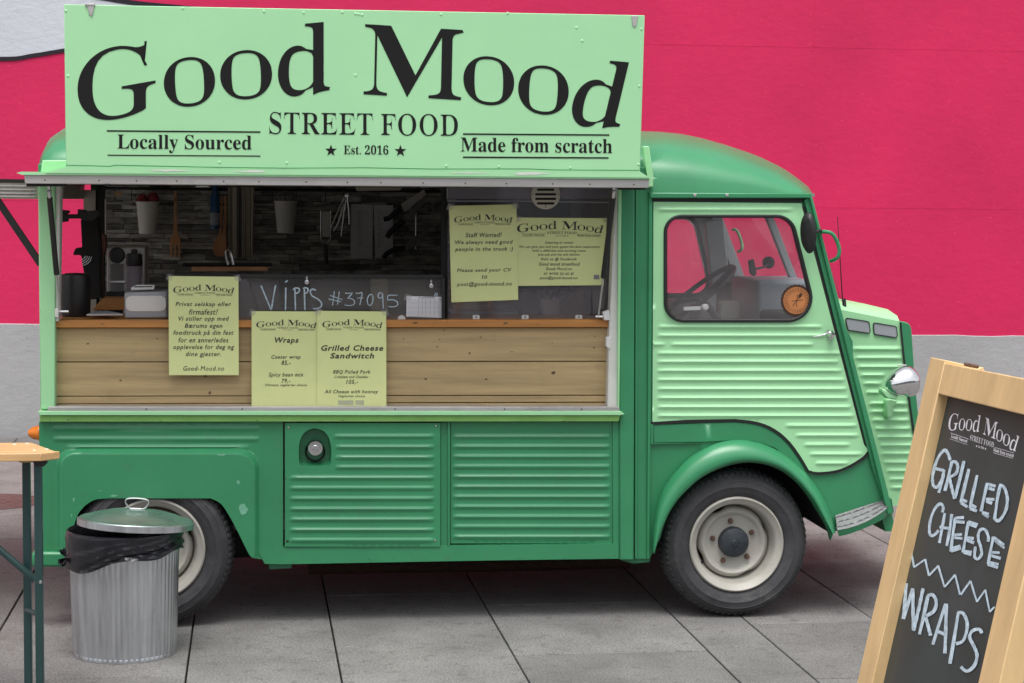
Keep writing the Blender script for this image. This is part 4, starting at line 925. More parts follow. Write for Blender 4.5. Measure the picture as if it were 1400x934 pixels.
for a, L, wd in ((80, .026, .0035), (-88, .028, .003), (48, .026, .0025), (-125, .030, .003), (6, .030, .003), (186, .022, .003)):
    a = R(a); c = Vector((math.cos(a), 0, math.sin(a))); t = Vector((-math.sin(a), 0, math.cos(a))); p = stc + Vector((0, -.0014, 0)); dt.add([p - t * .001, p + c * L - t * wd / 2, p + c * L + t * wd / 2, p + t * .001], [(0, 1, 2, 3)])
c = stc + Vector((.0155, -.0015, .022)); dt.add([c] + [c + Vector((.0075 * math.cos(2 * math.pi * i / 12) + .004 * math.sin(2 * math.pi * i / 12), 0, .011 * math.sin(2 * math.pi * i / 12))) for i in range(12)], [(0, i + 1, (i + 1) % 12 + 1) for i in range(12)])
sub(dt, 'sticker_print', 'leather_dark', o, smooth=False)['kind'] = 'stuff'
# wing mirror, grab handle, aerial
wm = MB(); mc_ = at(1103.5, 318.5, -.09)
ell = MB().lathe([(0, -.014), (.5, -.012), (.85, -.006), (1, .006), (1, .014), (.9, .017), (0, .012)], (0, 0, 0), 'x', 32)
ry = Matrix.Rotation(R(32), 4, 'Z'); wm.v = [tuple(mc_ + (Matrix.Rotation(R(-4), 4, 'Y') @ ry @ Vector((v[0], v[1] * .040, v[2] * .088)))) for v in ell.v]; wm.f = ell.f
o = part(wm, 'wing_mirror', 'black_plastic')
sub(MB().tube([mc_ + Vector((.01, 0, 0)), at(1115, 317, -.06), at(1122, 315, -.03)], .007, 10).lathe([(0, -.01), (.012, -.008), (.012, .01)], at(1112, 316, -.07), 'y', 12), 'mirror_arm', 'black_plastic', o)
part(MB().tube([at(*p) for p in smooth_path([(1119, 318, -.01), (1128, 317, -.035), (1138, 320, -.045), (1145, 332, -.045), (1147.5, 344, -.045), (1144, 353, -.04), (1136, 357, -.01)], 5)], .0085, 10), 'grab_handle', 'dark_green')
aer = part(MB().tube([at(1154, 425, .4), at(1152, 412, .4), at(1145, 296, .4)], [.004, .003, .0014], 6), 'aerial', 'black_plastic')
sub(MB().lathe([(.014, -.012), (.010, .01), (.006, .045), (.004, .05)], at(1154.5, 423, .4), 'z', 12), 'aerial_base', 'black_rubber', aer)

# unseen building added behind the viewer for reflections and to block low sky
fb = thing('added_building', 'long grey building added out of view behind the viewer, for reflections and to block low sky', 'building', (0, -34, 0))
MB().box((-45, -44, 0), (45, -34, 7.5)).build('facade', 'plinth', fb)
MB().box((-46, -44.6, 7.5), (46, -33.4, 7.9)).build('roof_edge', 'black_matt', fb)
wme = None
for r_ in range(2):
    for k in range(26):
        if wme is None:
            o = MB().box((-.75, -.06, -1.0), (.75, .06, 1.0)).build('window', 'dark_void', fb); wme = o.data
        else:
            o = bpy.data.objects.new('window', wme); C.objects.link(o); o.parent = fb; o.matrix_parent_inverse = Matrix.Translation(-Vector(fb.location))
        o.location = (-43 + 3.4 * k, -33.98, 2.4 + 3.7 * r_)
# ================================================================== INSIDE THE KITCHEN
BY = TW - .16
def tsolo(mb, name, m, label, cat, group=None, **k):
    o = mb.build(name, m, None, **k); return tag(o, label, cat, group)
# stacked slate strips on the back wall: hundreds of slivers a few pixels tall
def slate_random():
    for nm in ('slate',):
        n = M[nm].node_tree; L = n.links.new; b = n.nodes['Principled BSDF']; old = b.inputs['Base Color'].links[0].from_socket
        g_ = n.nodes.new('ShaderNodeNewGeometry'); r = n.nodes.new('ShaderNodeMapRange'); r.inputs['To Min'].default_value = .5; r.inputs['To Max'].default_value = 1.75; L(g_.outputs['Random Per Island'], r.inputs['Value'])
        x = n.nodes.new('ShaderNodeVectorMath'); x.operation = 'SCALE'; L(old, x.inputs[0]); L(r.outputs[0], x.inputs['Scale']); L(x.outputs[0], b.inputs['Base Color'])
slate_random()
st_ = MB(); rr = random.Random(3)
zA, zB_ = at(300, 420, BY).z, at(300, 250, BY).z; xA, xB = at(136, 300, BY).x, at(622, 300, BY).x
z = zA
while z < zB_:
    hgt = rr.choice((.012, .018, .024, .03)); x = xA - rr.uniform(0, .1)
    while x < xB:
        L_ = rr.uniform(.06, .22); d = rr.uniform(.0, .016); dz = rr.uniform(-.002, .002); sk = rr.uniform(-.002, .002)
        x0, x1 = max(x, xA), min(x + L_, xB)
        if x1 - x0 > .01:
            y0, y1 = BY - .01 - d, BY + .01; g2 = .0012
            st_.add([(x0 + g2, y1, z + g2), (x1 - g2, y1, z + g2), (x1 - g2, y1, z + hgt - g2), (x0 + g2, y1, z + hgt - g2), (x0 + g2, y0 + sk, z + g2 + dz), (x1 - g2, y0 - sk, z + g2 - dz), (x1 - g2, y0 + .003, z + hgt - g2 - dz), (x0 + g2, y0 - .003 + .004, z + hgt - g2 + dz)],
                    [(4, 5, 6, 7), (0, 1, 5, 4), (1, 2, 6, 5), (2, 3, 7, 6), (3, 0, 4, 7)])
        x += L_
    z += hgt
o = part(st_, 'slate_cladding', 'slate', smooth=False); o['kind'] = 'stuff'
part(MB().box((xA - .01, BY + .008, .5), (xB + .3, BY + .03, zroof)), 'back_board', 'dark_void')
hr_ = at(300, 259, BY - .06)
part(MB().tube([Vector((xA, BY - .06, hr_.z)), Vector((xB, BY - .06, hr_.z))], .007, 8), 'hanging_rail', 'black_plastic')
rh = MB()
for u in (157, 180, 205, 240, 292, 300, 330, 372, 390, 405, 445, 470): p = at(u, 259, BY - .06); rh.tube([p, p + Vector((0, 0, -.05)), p + Vector((0, -.015, -.06)), p + Vector((0, -.02, -.045))], .002, 5)
part(rh, 'rail_hooks', 'black_plastic')['kind'] = 'stuff'
part(MB().pp([(604, 256), (613, 256), (613, 437), (604, 437)], .10, .16), 'window_post', 'black_matt')
part(MB().pp([(486, 255), (549, 254.5), (549, 260.5), (489, 261.5)], 1.1, 1.2), 'ceiling_lamp', 'cream', bevel=.008)
part(MB().pp([(577, 254), (601, 254), (601, 256), (577, 256)], .2, .26), 'lamp_strip', 'white_plastic')
part(MB().pp([(268, 254), (285, 254), (285, 256), (268, 256)], .2, .26), 'lamp_strip', 'white_plastic')
# back counter under the slate, shelf
part(MB().box((XL + .25, 1.15, .5), (XR - .1, BY, at(400, 402, 1.15).z)), 'back_worktop', 'interior_grey', bevel=.004)
part(MB().pp([(140, 408), (240, 408), (240, 424), (126, 424)], .45, .62), 'wooden_shelf', 'counter_wood', bevel=.003)
# far left: window edge and apron corner
part(MB().pp([(133, 252), (143, 252), (143, 410), (138, 410)], 1.3, 1.34), 'door_lining', 'black_matt')
part(MB().pp([(143.2, 272), (145, 272), (145, 345), (143.2, 345)], 1.28, 1.31), 'lining_bead', 'aluminium')
am = MB(); am.pp([(79, 280), (84, 287), (94, 288), (94, 291), (90, 293), (106, 293), (106, 286), (116, 287), (118, 289), (134, 287), (134, 295), (128, 303), (112, 301), (110, 299), (92, 299), (92, 303), (84, 304), (80, 309)], .50, .56)
arm = tsolo(am, 'monitor_arm', 'black_plastic', 'black clamped tablet arm reaching in at the rear end of the serving hatch', 'bracket', bevel=.004)
ap_ = MB(); ap_.pp([(110, 300), (134, 296), (137, 330), (138, 408), (122, 410), (112, 360), (111, 349), (99, 349), (103, 339), (112, 339)], .56, .66)
bp_ = tsolo(ap_, 'black_case', 'black_matt', 'black upright card terminal case hanging from the clamped arm', 'case', bevel=.008)
arcs = MB()
for r in (.018, .027, .036, .045):
    c = at(111, 349, .555); P = [c + Vector((r * math.cos(t), 0, -r * math.sin(t))) for t in [R(8 + 76 * i / 12) for i in range(13)]]; arcs.tube(P, .002, 5)
sub(arcs, 'white_arc_print', 'white_print', bp_)['kind'] = 'stuff'
stp_ = tsolo(MB().pp([(134, 330), (140, 318), (146, 322), (147, 338), (141, 352), (141, 405), (131, 408), (130, 372), (137, 350)], .9, .93), 'apron', 'brown_strap', 'brown apron hanging beside the coffee machine at the rear end', 'apron', bevel=.01)
cn = MB(); c_ = at(103, 405, .28); r0 = .064
cn.lathe([(0, -.088), (r0 * .9, -.088), (r0 * .98, -.075), (r0 * 1.02, 0), (r0, .075), (r0 * .94, .092), (r0 * .6, .098), (0, .1)], c_, 'z', 36)
tsolo(cn, 'black_canister', 'black_plastic', 'round black canister standing in the rear corner of the wooden counter', 'canister')
# coffee machine
cm = thing('coffee_machine', 'silver capsule coffee machine with milk jug behind the napkin dispenser', 'coffee machine', at(172, 408, .75))
def tp(mb, name, m, par, **k): return mb.build(name, m, par, **k)
tp(MB().pp([(146, 338), (198.5, 338), (198, 403), (146, 404)], .72, .95), 'housing', 'aluminium', cm, bevel=.006)
tp(MB().lathe([(0, -.02), (.030, -.018), (.036, -.006), (.036, .0)], at(160, 349, .72), 'y', 30), 'brew_head', 'black_plastic', cm)
tp(MB().pp([(152, 352), (168, 352), (161.5, 360), (158.5, 360)], .70, .72), 'spout', 'black_plastic', cm, bevel=.004)
tp(MB().pp([(151, 361), (169, 361), (169, 384), (151, 384)], .715, .72), 'cup_bay', 'interior_grey', cm)
tp(MB().pp([(151, 386.5), (169, 386.5), (169, 400), (151, 400)], .715, .72), 'drip_tray_panel', 'interior_grey', cm)
tp(MB().pp([(150, 384), (171, 384), (171, 386.5), (150, 386.5)], .70, .72), 'drip_grille', 'steel', cm)
tp(MB().pp([(144, 399), (170, 399), (170, 407.5), (144, 407.5)], .68, .75), 'base_tray', 'black_plastic', cm, bevel=.004)
jc = at(183.5, 362, .68)
tp(MB().lathe([(0, .0), (.034, .0), (.037, .01), (.034, .055), (.014, .058), (.012, .075), (0, .076)], jc - Vector((0, 0, .006)), 'z', 24), 'jug_lid', 'black_plastic', cm)
tp(MB().lathe([(0, -.14), (.028, -.14), (.031, -.12), (.034, 0), (0, 0)], jc, 'z', 24), 'milk_jug', 'purple_grey', cm)
# napkin dispenser
nd = thing('napkin_dispenser', 'grey napkin dispenser with a white oval front left of the notice sheet', 'dispenser', at(200, 436, .12))
tp(MB().pp([(170, 400), (229, 398.5), (229, 435.5), (170, 435.5)], .10, .28), 'dispenser_case', 'grey_plastic', nd, bevel=.008)
ov = rpoly([(172, 404.5, 8), (227, 404.5, 8), (227, 426, 8), (172, 426, 8)], 8)
tp(MB().pp(ov, .096, .10), 'napkin_window', 'white_plastic', nd, bevel=.001)
cr = thing('card_reader', 'small white card reader lying on top of the napkin dispenser', 'card reader', at(195, 396, .16))
tp(MB().pp([(179, 393.5), (186, 390), (211, 390), (211, 396), (179, 397)], .13, .20), 'reader_case', 'white_plastic', cr, bevel=.003)
tp(MB().pp([(184, 391.5), (208, 391.2), (208, 392.6), (183, 393)], .128, .13), 'reader_slot', 'black_plastic', cr)
tb_ = thing('tablet', 'flat grey framed tablet lying on the counter beside the napkin dispenser', 'tablet', at(145, 431, .12))
q = [at(118, 433, .06), at(168, 427, .10), at(148, 419.5, .30), at(131, 420, .32)]; zt_ = zc + .012
q = [Vector((p.x, p.y, zt_)) for p in q]
tp(MB().prism(q, (0, 0, .008)), 'tablet_frame', 'aluminium', tb_, bevel=.002)
cq = sum(q, Vector()) / 4; tp(MB().prism([cq + (p - cq) * .86 + Vector((0, 0, .0085)) for p in q], (0, 0, .001)), 'screen', 'dash', tb_)
# buckets on the rail
def bucket(u, v, Y, label, fill):
    c = at(u, v, Y); t = thing('bucket', label, 'bucket', c, 'white metal buckets hanging on the rail')
    tp(MB().lathe([(0, -.105), (.042, -.105), (.0435, -.10), (.056, .045), (.060, .05), (.060, .056), (.056, .056), (.054, .045), (.042, -.09), (0, -.09)], c, 'z', 32), 'pail', 'white_paint', t)
    tp(MB().tube([c + Vector((.058 * math.cos(a), 0, .045 + .06 * math.sin(a))) for a in [math.pi * i / 12 for i in range(13)]], .002, 5), 'bail_handle', 'steel', t)
    if fill:
        f = MB()
        for dx, dz, s in ((-.026, .06, .024), (.026, .068, .028)): f.lathe([(0, dz - .03), (s, dz - .02), (s * 1.1, dz + .01), (s * .6, dz + .03), (0, dz + .035)], c + Vector((dx, -.01, 0)), 'z', 12, rf=lambda a, h: 1 + .08 * math.sin(5 * a + h * 90))
        tp(f, 'red_napkin', 'red_cloth', t)
bucket(202, 291, BY - .10, 'white bucket holding dark red napkins, on the rail above the coffee machine', True)
bucket(390.5, 290, BY - .10, 'empty white bucket hanging on the rail right of the striped towel', False)
def spoon(us, label, kind):
    Y = BY - .075
    f = MB()
    if kind == 'fork':
        pts = smooth_path([(238, 263), (241.5, 263), (242, 300), (243, 318), (247, 328), (246.5, 352)], 4) + [(244, 352), (243.5, 336), (241.5, 336), (241.3, 352), (238.6, 352), (238.4, 336), (236.3, 336), (235.8, 352)] + smooth_path([(233, 352), (232.5, 328), (236.5, 318), (238, 300)], 4)
    else:
        pts = smooth_path([(us, 269), (us + 3, 269), (us + 3.4, 300), (us + 2, 322), (us + 3.5, 335), (us + 2, 347), (us - 5, 351), (us - 10, 344), (us - 9, 331), (us - 3, 320), (us - .5, 300)], 4)
    f.pp(pts, Y, Y + .012); return tsolo(f, 'wooden_' + kind, 'utensil_wood', label, kind, bevel=.002)
spoon(0, 'wooden fork with three tines hanging left of the blue bottle', 'fork')
spoon(307, 'wooden spoon hanging right of the blue bottle, nearest the towel', 'spoon')
o = spoon(301.5, 'wooden spoon hanging partly behind another spoon beside the blue bottle', 'spoon'); o.location.y = .03
bb = thing('blue_bottle', 'blue bottle hanging between the wooden fork and the spoons', 'bottle', at(294, 300, BY - .08))
c = at(294, 283, BY - .09); tp(MB().lathe([(0, -.11), (.022, -.11), (.024, -.10), (.023, .05), (.012, .085), (.012, .115), (0, .116)], c, 'z', 20), 'bottle_body', 'blue_plastic', bb)
tp(MB().lathe([(.0245, -.09), (.0246, -.03)], c, 'z', 20), 'bottle_label', 'dash', bb)
tw = thing('towel', 'cream towel with dark vertical stripes hanging from the rail', 'towel', at(330, 350, BY - .08))
def towel_fn(u, v): return at(u, v, BY - .085 - .006 * math.sin(u * .55) - .003 * math.sin(u * 1.3))
V = []; Fc = []; nu = 24
for i in range(nu + 1):
    for j in range(9): u = 311.5 + 36 * i / nu - (1.8 * j / 8 if i > nu / 2 else 0); V.append(towel_fn(u, 256 + 97 * j / 8))
tp(MB().add(V, [(i * 9 + j, (i + 1) * 9 + j, (i + 1) * 9 + j + 1, i * 9 + j + 1) for i in range(nu) for j in range(8)]), 'towel_cloth', 'towel', tw)
for a, b in ((315, 316), (323.5, 325), (326.5, 330.5), (332.5, 333.6), (342, 343)):
    V = [towel_fn(u, v) - Vector((0, .0025, 0)) for v in (256, 290, 320, 352) for u in (a, (a + b) / 2, b)]
    tp(MB().add(V, [(3 * j + i, 3 * j + i + 1, 3 * j + i + 4, 3 * j + i + 3) for j in range(3) for i in range(2)]), 'towel_stripe', 'towel_stripe', tw)
gr = thing('grater', 'long handled steel grater hanging right of the empty bucket', 'grater', at(445, 340, BY - .08))
tp(MB().pp(rpoly([(440, 289, 2), (451, 289, 2), (450.5, 324, 2), (440.5, 324, 2)], 3), BY - .08, BY - .077), 'grater_blade', 'white_paint', gr)
tp(MB().tube([at(*p, BY - .08) for p in ((438.5, 288), (438.5, 326), (444, 334), (445, 337), (446.5, 334), (452, 326), (452, 288))], .003, 6), 'grater_frame', 'steel', gr)
tp(MB().tube([at(445, 334, BY - .08), at(446, 360, BY - .08)], [.008, .012], 10), 'grater_handle', 'black_plastic', gr)
tg = thing('tongs', 'steel tongs hanging open left of the recipe sheets', 'tongs', at(470, 300, BY - .08))
for P in (((474.5, 265.5), (470, 290), (466.5, 323)), ((474.5, 265.5), (477, 290), (477.5, 307)), ((470, 279), (462, 305), (456, 316)), ((471.5, 268), (458, 298), (453, 310))): tp(MB().tube([at(*p, BY - .085) for p in P], .0042, 6), 'tong_arm', 'steel', tg)
tp(MB().lathe([(0, -.008), (.012, -.006), (.012, .006)], at(474.5, 267, BY - .085), 'y', 12), 'tong_hinge', 'steel', tg)
for k, (q, lab) in enumerate((([(480, 279), (510, 280), (509, 354), (479, 353)], 'left recipe sheet pinned to the slate wall, with a column of small print'), ([(511, 280), (537.5, 280.5), (537, 352), (513, 353)], 'right recipe sheet pinned to the slate wall, partly behind the knife handles'))):
    o = tsolo(MB().pp(q, BY - .036 - k * .002, BY - .033), 'recipe_sheet', 'paper', lab, 'paper', 'recipe sheets on the slate wall')
    tl = MB(); rr = random.Random(k)
    for i in range(22): v = 288 + i * 2.3; tl.pp([(488 + 31 * k - 3 * k, v), (488 + 28 * k + (20 if i in (1,) else rr.uniform(4, 11)), v), (488 + 28 * k + 5, v + .6), (488 + 28 * k, v + .6)], BY - .0385, BY - .038)
    sub(tl, 'small_print', 'dash', o)['kind'] = 'stuff'
def knife(P, hnd, label, m='black_plastic'):
    t = thing('knife', label, 'knife', at(*P[0], BY - .07), 'knives on the wall rack')
    tp(MB().pp(P, BY - .07, BY - .066), 'blade', m, t, bevel=.001)
    tp(MB().tube([at(*p, BY - .07) for p in smooth_path(hnd, 4)], .0125, 10), 'handle', 'black_plastic', t)
knife([(548, 279), (580, 259), (582.5, 266), (554, 290)], [(549, 285), (540, 291), (532, 298), (524.5, 300)], 'broad pale bladed knife, topmost of the knives on the wall rack', 'white_paint')
knife([(550, 302), (572, 276), (585, 268), (578, 280), (562, 298)], [(552, 302), (541, 310), (533, 318), (529, 325)], 'dark bladed knife, the middle one on the wall rack', 'interior_grey')
knife([(551, 336), (561, 328), (584, 311), (588, 311), (575, 328), (556, 345)], [(553, 339), (541, 341), (530, 346), (524, 353)], 'broad grey bladed knife, lowest of the knives on the wall rack', 'interior_grey')
tsolo(MB().tube([at(569, 291, BY - .05), at(568.5, 341, BY - .05)], .006, 10), 'sharpening_steel', 'steel', 'thin bright sharpening steel hanging behind the knives', 'sharpening steel')
hc_ = MB()
for u in (583, 591.5):
    for i in range(12): p = at(u + .3 * i / 12, 268 + i * 3.1, BY - .06); hc_.lathe([(.004, -.002), (.006, 0), (.004, .002)], p, 'y' if i % 2 else 'x', 8)
tsolo(hc_, 'hanging_chain', 'aluminium', 'pair of thin chains hanging at the right end of the slate wall', 'chain')
# padlock tag near the top left
tsolo(MB().pp([(157, 262), (167, 262), (167, 268), (157, 268)], .9, .91), 'price_tag', 'cardboard', 'tiny pale tag hanging under the hatch edge at the upper left', 'tag', bevel=.002)
# food behind the guard
fs = [((250, 355, 322, 362), 1.0, 'black_matt', 'frying_pan'), ]
pan = MB().tube([at(250, 362, .8), at(372, 362, .8)], .009, 8); tsolo(pan, 'grill_lid_handle', 'black_plastic', 'long dark grill handle running above the counter behind the notice', 'grill handle')
tsolo(MB().pp([(262, 364), (366, 364), (366, 370), (262, 371)], .8, .83), 'grill_shelf', 'utensil_wood', 'narrow wooden ledge under the grill handle', 'ledge')
tsolo(MB().tube([at(*p, .7) for p in smooth_path([(319, 362), (317, 352), (314, 344), (309, 343), (309, 352), (312, 362)], 4)], .006, 8), 'ladle_hook', 'steel', 'curved steel handle standing up behind the guard at the towel', 'handle')
for i, (q, Y, m, nm, lab, cat) in enumerate([
    ([(344, 385), (388, 385), (388, 428), (346, 428)], .55, 'purple_grey', 'toaster', 'grey boxy toaster behind the glass guard under the towel', 'toaster'),
    ([(382, 380), (424, 380), (424, 420), (382, 420)], .50, 'black_matt', 'black_box', 'black box behind the first letters written on the glass guard', 'box'),
    ([(508, 382), (531, 382), (531, 430), (507, 430)], .6, 'towel', 'paper_bag', 'upright pale paper bag behind the glass guard beside the digits', 'bag'),
    ([(424, 384), (600, 384), (600, 418), (424, 418)], .95, 'interior_grey', 'steel_drawer', 'wide dull steel drawer front behind the glass guard', 'drawer'),
    ([(326, 418), (352, 416), (352, 423), (326, 425)], .3, 'red_cloth', 'red_packet', 'small red packet behind the glass just right of the notice', 'packet')]):
    tsolo(MB().pp(q, Y, Y + .12), nm, m, lab, cat, bevel=.006)
bgm = MB(); rr = random.Random(9)
bgm.pp([(327, 385), (334, 380), (341, 386), (344, 398), (349, 408), (352, 436), (327, 436)], .25, .35); tsolo(bgm, 'plastic_bag', 'purple_grey', 'crumpled clear plastic bag of rolls beside the notice sheet', 'bag', bevel=.015, seg=3)
# glass guard with rail and studs
gd = thing('glass_guard', 'low glass counter guard with hand written phone payment number', 'glass guard', at(420, 437, .06))
tp(MB().pp([(229, 380), (605, 381), (605, 437), (229, 437)], .058, .062), 'guard_pane', 'guard_glass', gd)
tp(MB().pp([(226, 374.5), (605, 375.5), (605, 381), (226, 380)], .05, .075), 'guard_rail', 'black_plastic', gd, bevel=.002)
for u, v in ((419.5, 386), (589.5, 391)):
    tp(MB().lathe([(0, -.008), (.009, -.006), (.009, .0)], at(u, v, .056), 'y', 14).pp([(u - 1.2, v - 8), (u + 1.2, v - 8), (u + 1.2, v), (u - 1.2, v)], .05, .056), 'guard_stud', 'steel', gd)
tp(MB().lathe([(0, -.003), (.016, -.002), (.017, 0)], at(549, 436.5, .056), 'y', 16), 'guard_foot', 'white_plastic', gd)
tp(MB().pp([(604, 380), (608, 380), (608, 437), (604, 437)], .03, .06), 'guard_end', 'black_plastic', gd)
Z8 = lambda P: [(320 + x * .2143, 360 + y * .2143) for x, y in P]
gf = lambda u, v: at(u, v, .0565)
for wd, grp in ((1.9, [[(172, 142), (205, 222), (238, 300)], [(265, 140), (250, 220), (238, 300)], [(330, 155), (329, 230), (328, 300)], [(326, 122), (342, 110)], [(388, 165), (390, 230), (392, 300)], [(376, 170), (390, 158), (412, 160), (418, 174), (404, 190), (392, 190)], [(448, 165), (450, 230), (452, 298)], [(440, 162), (456, 156), (472, 164), (466, 186), (452, 190)], [(522, 172), (500, 166), (486, 178), (496, 206), (530, 226), (556, 250), (556, 276), (532, 288), (504, 289)]]),
                (1.25, [[(640, 178), (634, 224), (628, 268)], [(672, 180), (666, 220), (660, 265)], [(612, 205), (690, 232)], [(603, 228), (682, 246)], [(708, 190), (732, 192), (754, 190), (740, 208), (726, 222), (750, 226), (768, 242), (764, 262), (738, 270), (706, 266)], [(776, 190), (796, 192), (816, 188), (810, 230), (802, 268)], [(786, 222), (824, 220)], [(878, 198), (862, 204), (850, 232), (856, 262), (872, 268), (884, 244), (886, 214), (878, 198)], [(948, 194), (930, 188), (918, 206), (926, 222), (942, 218), (948, 196), (950, 240), (952, 292)], [(1042, 204), (1012, 204), (984, 206), (982, 234), (1010, 232), (1040, 246), (1042, 268), (1016, 278), (984, 276)], [(1278, 210), (1286, 194), (1292, 188)], [(1290, 212), (1300, 192)]])):
    hw = MB()
    for P in grp: hw.add(*ribbon(Z8(P), wd, gf))
    tp(hw, 'handwriting', 'chalk', gd, smooth=False)['kind'] = 'stuff'
# ---------------- plexiglass window on the right with vent
px = thing('plexiglass_window', 'clear plexiglass pane with round vent over the right half of the hatch', 'window', at(725, 437, .08))
tp(MB().pp([(612, 257), (840, 257), (832, 437), (612, 437)], .078, .083), 'pane', 'plexi', px)
tp(MB().pp([(611, 257), (833, 257), (833, 271.5), (611, 272)], .084, .10), 'dark_strip', 'interior_grey', px)
tp(strip([(611.5, 257), (612, 275), (700, 275), (832, 277)], 1.2, .077, .001), 'dusty_edge', 'grey_plastic', px)
for u in (651, 718, 791.5):
    q = rpoly([(u - 4.6, 431, 1.5), (u + 4.6, 431, 1.5), (u + 4.6, 438.5, 1.5), (u - 4.6, 438.5, 1.5)], 3)
    c_ = tp(MB().pp(q, .066, .078), 'pane_clip', 'white_plastic', px, bevel=.001)
    z_ = MB().lathe([(0, -.001), (.006, 0)], at(u, 433.5, .0655), 'y', 12).build('clip_screw', 'dash', None); z_.parent = c_; z_.matrix_parent_inverse = Matrix.Translation(-world_loc(px))
vc = at(746, 266, .070)
vt = MB().lathe([(.0, -.004), (.058, -.004), (.062, -.002), (.064, .004), (.064, .008)], vc, 'y', 40); vent = vt.build('air_vent', 'cream', px)
def child2(mb, name, m, par, **k):
    o = mb.build(name, m, None, **k); o.parent = par; top_ = par.parent; o.matrix_parent_inverse = Matrix.Translation(-world_loc(top_)) @ Matrix.Identity(4); 
    # the parent's own matrix already holds that shift, so cancel it
    o.matrix_parent_inverse = Matrix.Identity(4); return o
for c2 in [o for o in C.objects if o.name.startswith('clip_screw')]: c2.matrix_parent_inverse = Matrix.Identity(4)
for i, (v, w_) in enumerate(((259.5, 12), (265.8, 14.5), (272, 14.5), (278.2, 12))):
    child2(MB().pp(rpoly([(746 - w_, v - 1.6, 1.4), (746 + w_, v - 1.6, 1.4), (746 + w_, v + 1.6, 1.4), (746 - w_, v + 1.6, 1.4)], 3), .0655, .067), 'vent_slot', 'black_matt', vent)
vs_ = MB()
for u, v in ((746, 283.5), (746, 280.8), (728, 266), (764, 266)): vs_.lathe([(0, -.001), (.0025, 0)], at(u, v, .0655), 'y', 8)
child2(vs_, 'vent_screws', 'rust', vent)['kind'] = 'stuff'
# things seen through it
part(MB().pp([(618, 280), (640, 280), (640, 437), (618, 437)], .9, .95), 'shelf_upright', 'interior_grey')
tsolo(MB().pp([(621, 411), (672, 411), (672, 425), (621, 424)], .45, .6), 'cardboard_box', 'cardboard', 'flat cardboard box behind the pane under the staff wanted sheet', 'box', bevel=.004)
tsolo(MB().pp([(620, 426), (709, 426), (709, 430), (620, 430)], .42, .7), 'white_tray', 'grey_plastic', 'pale tray under the cardboard box behind the pane', 'tray', bevel=.003)
tsolo(MB().pp([(684, 408), (709, 408), (709, 427), (684, 427)], .5, .62), 'pale_box', 'purple_grey', 'pale lilac box right of the cardboard box behind the pane', 'box', bevel=.006)
pp_ = thing('potted_plant', 'small leafy herb in a white pot behind the pane', 'potted plant', at(752, 436, .4))
c = at(752, 436, .4); tp(MB().lathe([(0, 0), (.038, 0), (.048, .085), (.050, .09), (.044, .09), (.042, .08), (0, .078)], c, 'z', 24), 'pot', 'white_paint', pp_)
lf = MB(); rr = random.Random(4)
def leaf(mb, base, dr, L, wd):
    dr = dr.normalized(); s = dr.cross(Vector((rr.uniform(-1, 1), rr.uniform(-1, 1), rr.uniform(-.2, 1)))).normalized(); m_ = base + dr * L * .5 + Vector((0, 0, .1 * L)); mb.add([base, m_ + s * wd, base + dr * L, m_ - s * wd], [(0, 1, 2), (0, 2, 3)])
stm = MB()
for k in range(14):
    d = Vector((rr.uniform(-.5, .9), rr.uniform(-.6, .4), rr.uniform(.6, 1.3))).normalized(); L = rr.uniform(.06, .16); b = c + Vector((0, 0, .08)); stm.tube([b, b + d * L * .5 + Vector((0, 0, .01)), b + d * L], .0018, 5)
    for j in range(8): leaf(lf, b + d * L * (.3 + .09 * j), d + Vector((rr.uniform(-1.2, 1.2), rr.uniform(-1, 1), rr.uniform(-.5, .6))), rr.uniform(.025, .045), .006)
tp(stm, 'stems', 'leaf', pp_)['kind'] = 'stuff'
tp(lf, 'foliage', 'leaf', pp_, smooth=False)['kind'] = 'stuff'
bgm = MB().pp(smooth_path([(714, 400), (722, 396), (731, 400), (738, 396), (745, 400), (744, 418), (738, 428), (733, 437), (716, 437), (712, 420)], 3), .42, .5); tsolo(bgm, 'plastic_bag', 'purple_grey', 'pinkish clear plastic bag left of the potted herb behind the pane', 'bag', bevel=.012, seg=3)
tsolo(MB().pp(smooth_path([(765, 436), (772, 418), (784, 404), (797, 397), (801, 412), (800, 436)], 3), .50, .62), 'paper_wrap', 'cardboard', 'pale brown wrapping paper right of the potted herb', 'wrapping', bevel=.012, seg=3)
